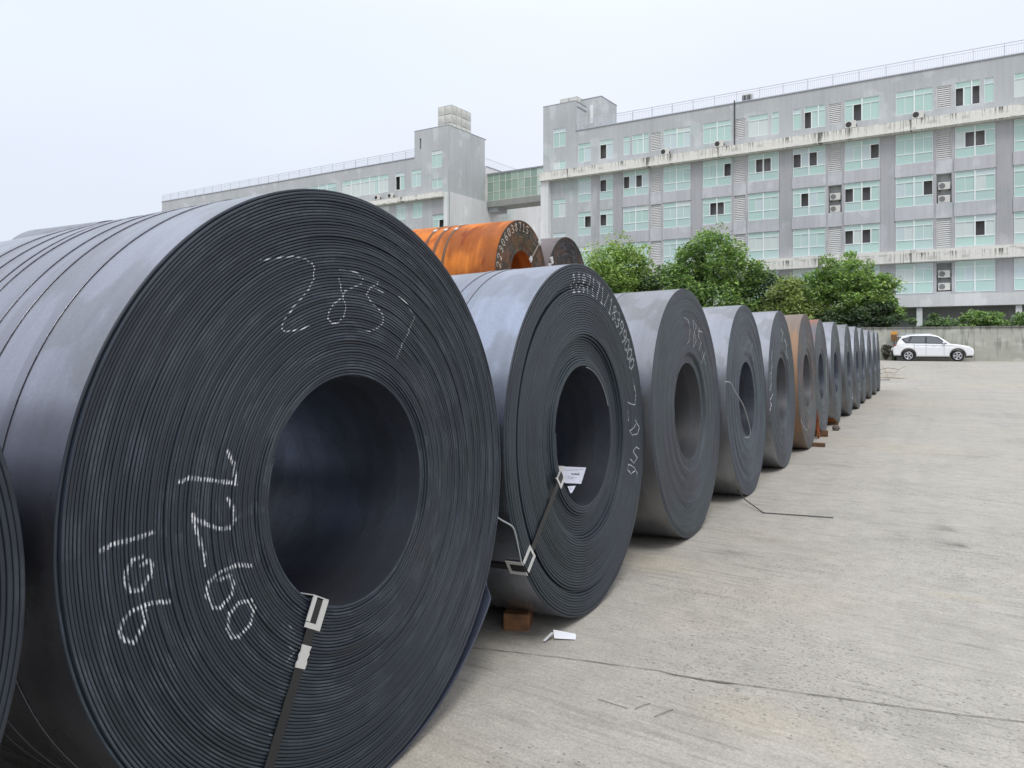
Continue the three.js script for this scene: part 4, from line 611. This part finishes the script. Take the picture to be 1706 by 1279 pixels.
{ // stone
  const g = new THREE.IcosahedronGeometry(0.05, 1), p = g.attributes.position, r = rng(3); for (let i = 0; i < p.count; i++) { const k = 0.75 + 0.5 * hash2(Math.round(p.getX(i) * 900), Math.round(p.getY(i) * 900) + Math.round(p.getZ(i) * 300), 3); p.setXYZ(i, p.getX(i) * k * 1.3, p.getY(i) * k, p.getZ(i) * k); } g.computeVertexNormals(); const m = part('stone', g, std({ color: lin(0.12, 0.10, 0.09), roughness: 0.95 }), null); m.position.set(-1.31, 0.035, -13.6); tag(m, 'small dark stone lying on the slab by the red-blushed coil', 'stone');
}
{ // bent paper tag on the ground
  const mat = phys({ color: lin(0.72, 0.74, 0.78), roughness: 0.35, side: THREE.DoubleSide });
  const T = thing('metal_tag', 'bent white tag lying on the slab in front of the stencilled coil', 'tag', [-1.53, 0.004, -3.285]);
  const bent = (pts, ix) => { const g = new THREE.BufferGeometry(); g.setAttribute('position', new THREE.Float32BufferAttribute(pts.flat(), 3)); g.setIndex(ix); const h = g.toNonIndexed(); h.computeVertexNormals(); return boxUV(h); };
  const m = part('plate', bent([[-0.028, 0.001, 0.006], [0.068, 0.001, -0.03], [0.062, 0.022, -0.045], [-0.045, 0.032, -0.018], [-0.052, 0.018, -0.035], [0.058, 0.012, -0.06]], [0, 1, 2, 0, 2, 3, 3, 2, 5, 3, 5, 4]), mat, T);
  const f = part('flap', bent([[-0.064, 0.001, 0.055], [-0.05, 0.001, 0.06], [-0.034, 0.024, 0.0], [-0.048, 0.024, -0.005]], [0, 1, 2, 0, 2, 3]), mat, T);
}
{ // loose strap bent across the slab beside the blue-grey coil
  const m = part('loose_strap', (() => { const pts = [[-1.50, 0.10, -7.0], [-1.40, 0.045, -6.86], [-1.195, 0.004, -6.584]], g = [bar(pts[0], pts[1], 0.005, 5), bar(pts[1], pts[2], 0.005, 5)]; const b = new THREE.BoxGeometry(0.54, 0.003, 0.018); b.rotateY(0.165); b.translate(-0.93, 0.006, -6.628); g.push(boxUV(b)); return merge(g); })(), std({ color: lin(0.09, 0.09, 0.095), roughness: 0.45, metalness: 0.5 }), null);
  tag(m, 'dark steel strap bent across the slab by the coil with the loose wire', 'strap');
}
{ // twigs
  const mat = std({ color: lin(0.15, 0.13, 0.10), roughness: 1 });
  [[[-1.14, -2.80], [-1.07, -2.785], [-1.01, -2.785]], [[-0.985, -2.79], [-0.965, -2.83], [-0.945, -2.865]], [[-0.9, -2.77], [-0.88, -2.80], [-0.855, -2.86]]].forEach(l => { const m = part('twig', tube(l.map(([x, z], k) => [x, 0.004 + (k === 1 ? 0.003 : 0), z]), 0.0013, 10, 5), mat, null); tag(m, 'thin dry twig on the slab near the joint', 'twig', 'twigs on the slab'); });
}
{ // tangle of rusty strip beyond the last coil
  const cols = [[0.34, 0.24, 0.16], [0.30, 0.26, 0.21], [0.22, 0.17, 0.13], [0.10, 0.09, 0.085]].map(c => std({ color: lin(...c), roughness: 0.8 })), r = rng(17);
  const runs = [[[-1.9, .1, -34], [-1.5, .22, -35], [-1.2, .12, -36.5], [-0.95, .28, -38], [-0.8, .32, -38.6]], [[-1.95, .05, -33], [-1.4, .09, -33.6], [-0.75, .07, -33.4]], [[-1.9, .2, -36], [-1.5, .3, -37], [-1.1, .2, -38]], [[-1.9, .06, -31.8], [-1.5, .07, -32], [-1.2, .09, -31.8]], [[-1.85, .3, -40], [-1.5, .15, -36], [-1.3, .08, -33]], [[-1.95, .12, -32.6], [-1.3, .11, -32.9], [-0.9, .13, -32.2]]];
  runs.forEach((p, k) => tag(part('rusty_strip', tube(p.map(([x, y, z]) => [x, y + groundY(z), z]), 0.014, 40, 5), cols[k % 4], null), 'curled rusty steel strip in the tangle past the end of the coil row', 'steel strip', 'rusty strips past the coil row'));
}
// ------------------------------------------------------------------ by the wall: sign box, bin, dry bush, grille
{
  const y = 0.44, o = thing('sign_box', 'orange and brown box on a thin post against the yard wall', 'sign', [-1.86, y, -56.15]);
  part('post', [ext(-0.025, 0.025, 0, 1.95, -0.025, 0.025)], M.bracket, o); part('box', rbox(0.36, 0.42, 0.16, 0, 1.48, 0.11, 0.02), std({ color: lin(0.16, 0.085, 0.03), roughness: 0.7 }), o); part('cap', rbox(0.38, 0.22, 0.18, 0, 1.805, 0.11, 0.02), std({ color: lin(0.60, 0.28, 0.05), roughness: 0.6 }), o);
  const b = thing('litter_bin', 'dark green bin with a white sack on top beside the parked car', 'bin', [-1.86, y, -55.75]);
  part('body', [new THREE.CylinderGeometry(0.17, 0.14, 0.62, 16).translate(0, 0.31, 0)], std({ color: lin(0.025, 0.04, 0.02), roughness: 0.7 }), b);
  const sg = new THREE.IcosahedronGeometry(0.2, 3), sp = sg.attributes.position; for (let i = 0; i < sp.count; i++) { const q = 0.75 + 0.5 * fbm(sp.getX(i) * 9 + 5, sp.getY(i) * 9 + sp.getZ(i) * 7 + 5, 4, 3); sp.setXYZ(i, sp.getX(i) * q * 1.1, sp.getY(i) * q * 0.7, sp.getZ(i) * q); } sg.computeVertexNormals(); sg.translate(0.04, 0.72, 0); part('sack', sg, std({ color: lin(0.62, 0.62, 0.56), roughness: 0.7 }), b);
  const gr2 = thing('grille', 'thin metal bar grille against the wall behind the parked car', 'grille', [-1.55, y, -56.3]); part('rail', [ext(-0.3, 1.0, 0.05, 0.09, -0.02, 0.02), ext(-0.3, 1.0, 1.72, 1.76, -0.02, 0.02)], M.rail, gr2); for (let x = -0.28; x < 1; x += 0.13) part('bar', [ext(x, x + 0.02, 0.09, 1.72, -0.01, 0.01)], M.rail, gr2);
}
// ------------------------------------------------------------------ trees
const leafGeo = (() => { const g = new THREE.BufferGeometry(); g.setAttribute('position', new THREE.Float32BufferAttribute([0, 0, 0, 0.32, 0.08, 0.45, -0.32, 0.08, 0.45, 0, -0.06, 1], 3)); g.setIndex([0, 1, 2, 2, 1, 3]); g.computeVertexNormals(); g.setAttribute('uv', new THREE.Float32BufferAttribute([.5, 0, 1, .5, 0, .5, .5, 1], 2)); return g; })();
const LEAF = phys({ color: 0xffffff, roughness: 0.75, transmission: 0.5, thickness: 0, ior: 1.4, side: THREE.DoubleSide }), BARK = std({ color: lin(0.075, 0.06, 0.045), roughness: 1 });
function foliage(name, lobes, n, size, cols, seed, parent) {   // lobes: [x, y, z, rx, ry, rz]
  n = Math.round(n * 1.4); size *= 1.25; const r = rng(seed), im = new THREE.InstancedMesh(leafGeo, LEAF, n), m = new THREE.Matrix4(), q = new THREE.Quaternion(), e = new THREE.Euler(), col = new THREE.Color(), s = new THREE.Vector3(), p = new THREE.Vector3();
  const vol = lobes.map(l => l[3] * l[4] + l[4] * l[5]), tot = vol.reduce((a, b) => a + b, 0); let done = 0;
  lobes.forEach((l, li) => {
    const cnt = li === lobes.length - 1 ? n - done : Math.round(n * vol[li] / tot), clumps = [];
    const nc = Math.max(8, Math.round(cnt / 90)); for (let k = 0; k < nc; k++) { let x, y, z, d; do { x = r() * 2 - 1; y = r() * 2 - 1; z = r() * 2 - 1; d = Math.hypot(x, y, z); } while (d > 1 || d < 0.35); const f = (0.55 + 0.50 * r() + (r() < 0.14 ? 0.16 : 0)) / d * Math.pow(d, 0.35); clumps.push([l[0] + x * f * l[3], l[1] + y * f * l[4], l[2] + z * f * l[5], 0.20 + 0.26 * r(), r()]); }
    for (let k = 0; k < cnt && done < n; k++, done++) {
      const c = clumps[Math.floor(r() * nc)], rad = Math.min(l[3], l[4]) * c[3]; let x, y, z; do { x = r() * 2 - 1; y = r() * 2 - 1; z = r() * 2 - 1; } while (x * x + y * y + z * z > 1);
      p.set(c[0] + x * rad * 1.25, c[1] + y * rad * 0.8, c[2] + z * rad * 1.25); const sc = size * (0.65 + 0.7 * r());
      e.set((r() - 0.5) * 1.7 - 0.25, r() * 6.283, (r() - 0.5) * 1.2, 'YXZ'); q.setFromEuler(e); s.set(sc, sc, sc * (0.9 + 0.5 * r())); m.compose(p, q, s); im.setMatrixAt(done, m);
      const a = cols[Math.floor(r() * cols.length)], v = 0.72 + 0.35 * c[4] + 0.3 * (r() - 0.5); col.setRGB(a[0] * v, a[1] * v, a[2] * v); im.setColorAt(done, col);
    }
  });
  im.name = name; im.castShadow = im.receiveShadow = true; im.userData.kind = 'stuff'; parent.add(im); return im;
}
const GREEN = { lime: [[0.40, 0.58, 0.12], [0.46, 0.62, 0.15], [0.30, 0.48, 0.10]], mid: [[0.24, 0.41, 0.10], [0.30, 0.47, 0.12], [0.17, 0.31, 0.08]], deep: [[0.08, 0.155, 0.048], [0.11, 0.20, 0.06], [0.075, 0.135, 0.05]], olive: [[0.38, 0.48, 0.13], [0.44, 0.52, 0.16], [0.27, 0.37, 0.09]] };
function tree(label, x, z, lobes, n, size, cols, seed, trunkH, rTrunk = 0.16, group) {
  const t = thing('tree', label, 'tree', [x, 0.44, z], 0, group), r = rng(seed + 5), g = [];
  const trunk = (a, b, r0, r1) => { const A = new THREE.Vector3(...a), B = new THREE.Vector3(...b), d = B.clone().sub(A), c = new THREE.CylinderGeometry(r1, r0, d.length(), 7, 1); c.applyQuaternion(new THREE.Quaternion().setFromUnitVectors(new THREE.Vector3(0, 1, 0), d.clone().normalize())); c.translate((a[0] + b[0]) / 2, (a[1] + b[1]) / 2, (a[2] + b[2]) / 2); return c; };
  const top = [0.15 * (r() - 0.5), trunkH, 0.1]; g.push(trunk([0, 0, 0], top, rTrunk, rTrunk * 0.75));
  for (const l of lobes) { const m = [mix(top[0], l[0], 0.5) + 0.2 * (r() - 0.5), mix(top[1], l[1], 0.55), mix(top[2], l[2], 0.5)]; g.push(trunk(top, m, rTrunk * 0.5, rTrunk * 0.33), trunk(m, [l[0], l[1], l[2]], rTrunk * 0.33, 0.03)); for (let k = 0; k < 3; k++) g.push(trunk([l[0], l[1], l[2]], [l[0] + l[3] * 0.8 * (r() - 0.5) * 2, l[1] + l[4] * 0.7 * r(), l[2] + l[5] * 0.8 * (r() - 0.5) * 2], 0.035, 0.01)); }
  part('trunk', g, BARK, t); foliage('crown', lobes, n, size, cols, seed, t); return t;
}
tree('tall lime-green leafy tree standing behind the brown rusted coil', -23.5, -61, [[0, 7.6, 0, 2.4, 2.5, 2.2], [-1.9, 6.4, 0, 1.9, 2.0, 1.8], [1.7, 6.9, 0.2, 1.7, 2.3, 1.8], [0.2, 4.2, 0, 3.0, 2.2, 2.2], [-2.2, 3.6, 0.3, 1.8, 1.9, 1.5]], 15000, 0.20, GREEN.lime, 501, 3.5);
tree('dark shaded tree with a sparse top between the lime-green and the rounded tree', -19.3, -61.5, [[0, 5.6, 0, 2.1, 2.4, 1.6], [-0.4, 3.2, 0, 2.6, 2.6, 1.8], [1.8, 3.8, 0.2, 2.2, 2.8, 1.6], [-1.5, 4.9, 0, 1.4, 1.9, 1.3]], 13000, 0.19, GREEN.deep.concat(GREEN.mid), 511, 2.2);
tree('tall rounded mid-green tree rising behind the 285X coil', -14.9, -60.5, [[0.1, 7.9, 0, 2.4, 2.1, 2.2], [-1.9, 6.3, 0, 2.0, 2.2, 2.0], [1.9, 6.5, 0, 1.9, 2.3, 1.9], [0, 4.4, 0.4, 3.5, 2.4, 2.4], [-1.4, 2.8, 0, 2.4, 2, 2], [2.0, 3.0, 0, 2.0, 2.2, 2]], 18000, 0.21, GREEN.mid.concat([GREEN.lime[0]]), 521, 3.2, 0.2);
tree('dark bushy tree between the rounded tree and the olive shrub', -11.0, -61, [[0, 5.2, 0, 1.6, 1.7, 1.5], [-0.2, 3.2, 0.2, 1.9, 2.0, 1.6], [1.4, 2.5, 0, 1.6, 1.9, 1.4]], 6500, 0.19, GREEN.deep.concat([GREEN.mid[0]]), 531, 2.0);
tree('olive-yellow bushy tree in front of the broad green tree', -8.9, -59.2, [[0, 4.3, 0, 1.7, 1.7, 1.5], [-0.8, 2.6, 0.2, 1.6, 1.7, 1.4], [1.0, 2.9, 0.2, 1.5, 1.8, 1.4]], 7000, 0.21, GREEN.olive, 541, 1.6, 0.1);
tree('broad bright green tree with a dark hollow under its crown beside the yard wall', -5.1, -60.5, [[0, 5.9, 0, 2.0, 1.6, 2.0], [-1.7, 5.0, 0, 1.7, 1.5, 1.8], [1.6, 4.9, 0.2, 1.7, 1.7, 1.7], [0.6, 4.0, 0.4, 2.4, 1.4, 2.0], [2.6, 3.2, 0.3, 1.0, 1.3, 1.2]], 14000, 0.19, GREEN.lime.concat(GREEN.mid), 551, 2.6, 0.18);
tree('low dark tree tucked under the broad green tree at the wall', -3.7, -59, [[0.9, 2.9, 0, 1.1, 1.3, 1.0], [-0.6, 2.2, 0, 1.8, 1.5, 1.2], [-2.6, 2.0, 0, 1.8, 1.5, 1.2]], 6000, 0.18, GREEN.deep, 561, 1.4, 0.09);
tree('small green treetop showing past the orange rusted coil', -49.2, -69, [[0, 10.8, 0, 1.6, 2.2, 1.5], [0.4, 7, 0, 2.4, 3.0, 2]], 4500, 0.22, GREEN.lime, 571, 5);
[[0.35, 'low clipped dark shrub above the yard wall behind the parked car', 1.35, 3.0, 581, GREEN.deep.concat(GREEN.mid)], [3.05, 'rounded light green shrub above the wall pier', 1.35, 3.25, 583, GREEN.mid.concat([GREEN.lime[0]])], [5.75, 'rounded shrub above the wall past the light green one', 1.25, 3.1, 585, GREEN.mid]].forEach(([x, label, rx, h, seed, cols]) => {
  const t = thing('shrub', label, 'shrub', [x, 0.44, -58.2]); part('stem', [bar([0, 0, 0], [0.1, h - 1.2, 0], 0.06, 6), bar([0.1, h - 1.2, 0], [-0.5, h - 0.5, 0], 0.03, 5), bar([0.1, h - 1.2, 0], [0.6, h - 0.5, 0], 0.03, 5)], BARK, t);
  foliage('foliage', [[0, h - 0.85, 0, rx, 0.95, 1.0], [-0.5, h - 1.5, 0, rx * 0.8, 1.1, 0.9], [0.5, h - 1.5, 0, rx * 0.8, 1.1, 0.9]], 5200, 0.15, cols, seed, t);
});
{ const t = thing('dry_bush', 'straggly grey-brown bush at the foot of the yard wall', 'bush', [-2.35, 0.44, -55.9]); const r = rng(77), g = []; for (let k = 0; k < 40; k++) { const a = r() * 6.28, l = 0.4 + 0.6 * r(); g.push(bar([0, 0, 0], [Math.cos(a) * l * 0.5, l, Math.sin(a) * l * 0.4], 0.008, 3)); } part('stems', g, BARK, t); foliage('foliage', [[0, 0.6, 0, 0.4, 0.45, 0.3]], 700, 0.07, [[0.10, 0.10, 0.05], [0.13, 0.11, 0.07], [0.07, 0.08, 0.035]], 590, t); }
// ------------------------------------------------------------------ the white car
{
  const paint = phys({ color: lin(0.80, 0.81, 0.82), roughness: 0.35, clearcoat: 1, clearcoatRoughness: 0.05 }), black = std({ color: lin(0.018, 0.018, 0.02), roughness: 0.6 }), glass = phys({ color: lin(0.13, 0.14, 0.155), roughness: 0.05, ior: 1.5 }), tyre = std({ color: lin(0.02, 0.02, 0.021), roughness: 0.85 }), rim = std({ color: lin(0.62, 0.63, 0.65), roughness: 0.3, metalness: 0.7 }), red = phys({ color: lin(0.30, 0.02, 0.02), roughness: 0.15 }), lamp = phys({ color: lin(0.62, 0.64, 0.66), roughness: 0.08 });
  const C = thing('parked_car', 'white SUV parked along the yard wall, facing away from the coils', 'car', [0.34, 0.44, -55.1]);
  const RW = -1.33, FW = 1.36, ra = 0.41, s = new THREE.Shape();
  s.moveTo(-2.16, 0.34); s.lineTo(RW - ra, 0.32); s.absarc(RW, 0.36, ra, Math.PI, 0, true); s.lineTo(RW + ra, 0.27); s.lineTo(FW - ra, 0.27); s.absarc(FW, 0.36, ra, Math.PI, 0, true); s.lineTo(FW + ra, 0.32); s.lineTo(2.16, 0.34); s.quadraticCurveTo(2.26, 0.42, 2.23, 0.66); s.quadraticCurveTo(2.19, 0.83, 1.98, 0.93); s.quadraticCurveTo(1.5, 1.06, 0.86, 1.10); s.lineTo(-1.9, 1.14); s.quadraticCurveTo(-2.13, 1.05, -2.18, 0.86); s.quadraticCurveTo(-2.26, 0.6, -2.16, 0.34);
  const bg = new THREE.ExtrudeGeometry(s, { depth: 1.50, bevelEnabled: true, bevelSize: 0.10, bevelThickness: 0.15, bevelOffset: -0.10, bevelSegments: 5, curveSegments: 20 }); bg.translate(0, 0, -0.75);
  const plan = g => { const p = g.attributes.position; for (let i = 0; i < p.count; i++) { const x = p.getX(i), k = 1 - 0.11 * sstep(1.1, 2.25, x) - 0.07 * sstep(-1.2, -2.25, x); p.setZ(i, p.getZ(i) * k); } g.computeVertexNormals(); return g; };
  part('body', boxUV(plan(bg)), paint, C);
  const gh = new THREE.Shape(); gh.moveTo(-2.0, 1.06); gh.quadraticCurveTo(-1.95, 1.3, -1.72, 1.52); gh.lineTo(-1.82, 1.58); gh.quadraticCurveTo(-0.9, 1.72, -0.15, 1.69); gh.quadraticCurveTo(0.15, 1.66, 0.35, 1.54); gh.lineTo(1.02, 1.06); gh.closePath();
  const shear = g => { const p = g.attributes.position; for (let i = 0; i < p.count; i++) { const y = p.getY(i), z = p.getZ(i), k = 1 - 0.30 * clamp((y - 1.05) / 0.65, 0, 1); p.setZ(i, z * k); } g.computeVertexNormals(); return g; };
  const gg = new THREE.ExtrudeGeometry(gh, { depth: 1.62, bevelEnabled: true, bevelSize: 0.04, bevelThickness: 0.05, bevelOffset: -0.04, bevelSegments: 3, curveSegments: 14 }); gg.translate(0, 0, -0.81); part('cabin', boxUV(shear(gg)), paint, C);
  const sideGlass = (pts, name, mat, z0) => { for (const sd of [1, -1]) { const w = new THREE.Shape(); pts.forEach((p, k) => k ? w.lineTo(...p) : w.moveTo(...p)); const g = new THREE.ExtrudeGeometry(w, { depth: 0.012, bevelEnabled: false, steps: 1 }); g.translate(0, 0, z0); if (sd < 0) g.scale(1, 1, -1); part(name, boxUV(shear(g)), mat, C); } };
  sideGlass([[-1.74, 1.40], [-1.5, 1.13], [0.80, 1.09], [0.30, 1.50], [-0.1, 1.58], [-1.2, 1.585]], 'window_surround', black, 0.868);
  sideGlass([[-1.30, 1.16], [-0.42, 1.145], [-0.40, 1.535], [-1.12, 1.53]], 'side_window', glass, 0.878); sideGlass([[-0.32, 1.145], [0.68, 1.12], [0.24, 1.47], [-0.1, 1.545], [-0.32, 1.54]], 'side_window', glass, 0.878); sideGlass([[-1.62, 1.37], [-1.46, 1.18], [-1.36, 1.18], [-1.24, 1.52], [-1.5, 1.48]], 'quarter_window', glass, 0.878);
  { const g = new THREE.BufferGeometry(); g.setAttribute('position', new THREE.Float32BufferAttribute([1.03, 1.10, 0.70, 1.03, 1.10, -0.70, 0.37, 1.56, -0.55, 0.37, 1.56, 0.55], 3)); g.setIndex([0, 1, 2, 0, 2, 3]); g.computeVertexNormals(); part('windscreen', boxUV(g.index ? g.toNonIndexed() : g), glass, C); }
  part('sill', [ext(-0.9, 0.93, 0.22, 0.30, -0.82, 0.82), ext(-2.13, -1.76, 0.26, 0.37, -0.72, 0.72), ext(1.79, 2.15, 0.24, 0.37, -0.70, 0.70)], black, C);
  for (const x of [RW, FW]) for (const sd of [1, -1]) {
    part('wheel_arch', [new THREE.TorusGeometry(ra, 0.022, 6, 24, Math.PI).translate(x, 0.36, sd * (x > 0 ? 0.868 : 0.865))], black, C); part('arch_liner', [new THREE.CylinderGeometry(0.40, 0.40, 0.24, 24, 1, true).rotateX(Math.PI / 2).translate(x, 0.36, sd * 0.74)], black, C);
    const w = new THREE.Group(); w.name = 'wheel'; w.position.set(x, 0.345, sd * 0.775); if (sd < 0) w.rotation.y = Math.PI; C.add(w);
    part('tyre', new THREE.LatheGeometry([[0.235, -0.1], [0.32, -0.105], [0.345, -0.08], [0.347, 0.08], [0.32, 0.105], [0.235, 0.1]].map(p => new THREE.Vector2(...p)), 32).rotateX(Math.PI / 2), tyre, w);
    const rg = [new THREE.TorusGeometry(0.225, 0.022, 8, 30).translate(0, 0, 0.085), new THREE.CylinderGeometry(0.06, 0.07, 0.05, 14).rotateX(Math.PI / 2).translate(0, 0, 0.07)]; for (let k = 0; k < 5; k++) { const a = k / 5 * 6.283 + 0.3, g = new THREE.BoxGeometry(0.075, 0.20, 0.04); g.translate(0, 0.13, 0.075); g.rotateZ(a); rg.push(g); } part('rim', rg, rim, w); part('hub_disc', [new THREE.CylinderGeometry(0.22, 0.22, 0.02, 24).rotateX(Math.PI / 2)], black, w);
  }
  for (const sd of [1, -1]) { part('door_mirror', rbox(0.16, 0.12, 0.22, 0.62, 1.17, sd * 0.95, 0.05, 3), paint, C); part('tail_light', rbox(0.34, 0.10, 0.05, -1.98, 0.99, sd * 0.815, 0.02), red, C); part('headlight', rbox(0.36, 0.09, 0.06, 1.86, 0.84, sd * 0.775, 0.02), lamp, C); part('fog_lamp', rbox(0.20, 0.09, 0.05, 2.0, 0.5, sd * 0.735, 0.02), black, C); for (const x of [-0.72, 0.18]) part('door_handle', rbox(0.17, 0.025, 0.03, x - 0.1, 1.0, sd * 0.905, 0.01), paint, C); for (const x of [-1.02, -0.36, 0.62]) part('door_seam', [ext(x, x + 0.012, 0.36, 1.07, sd > 0 ? 0.897 : -0.902, sd > 0 ? 0.902 : -0.897)], black, C); part('roof_rail', [bar([-1.5, 1.69, sd * 0.56], [-0.05, 1.735, sd * 0.56], 0.018, 6)], rim, C); }
  part('spoiler', rbox(0.28, 0.035, 1.1, -1.86, 1.585, 0, 0.015), paint, C); part('seat_headrest', rbox(0.1, 0.2, 0.24, -0.2, 1.33, 0.3, 0.04), black, C);
}
renderer.render(scene, camera);
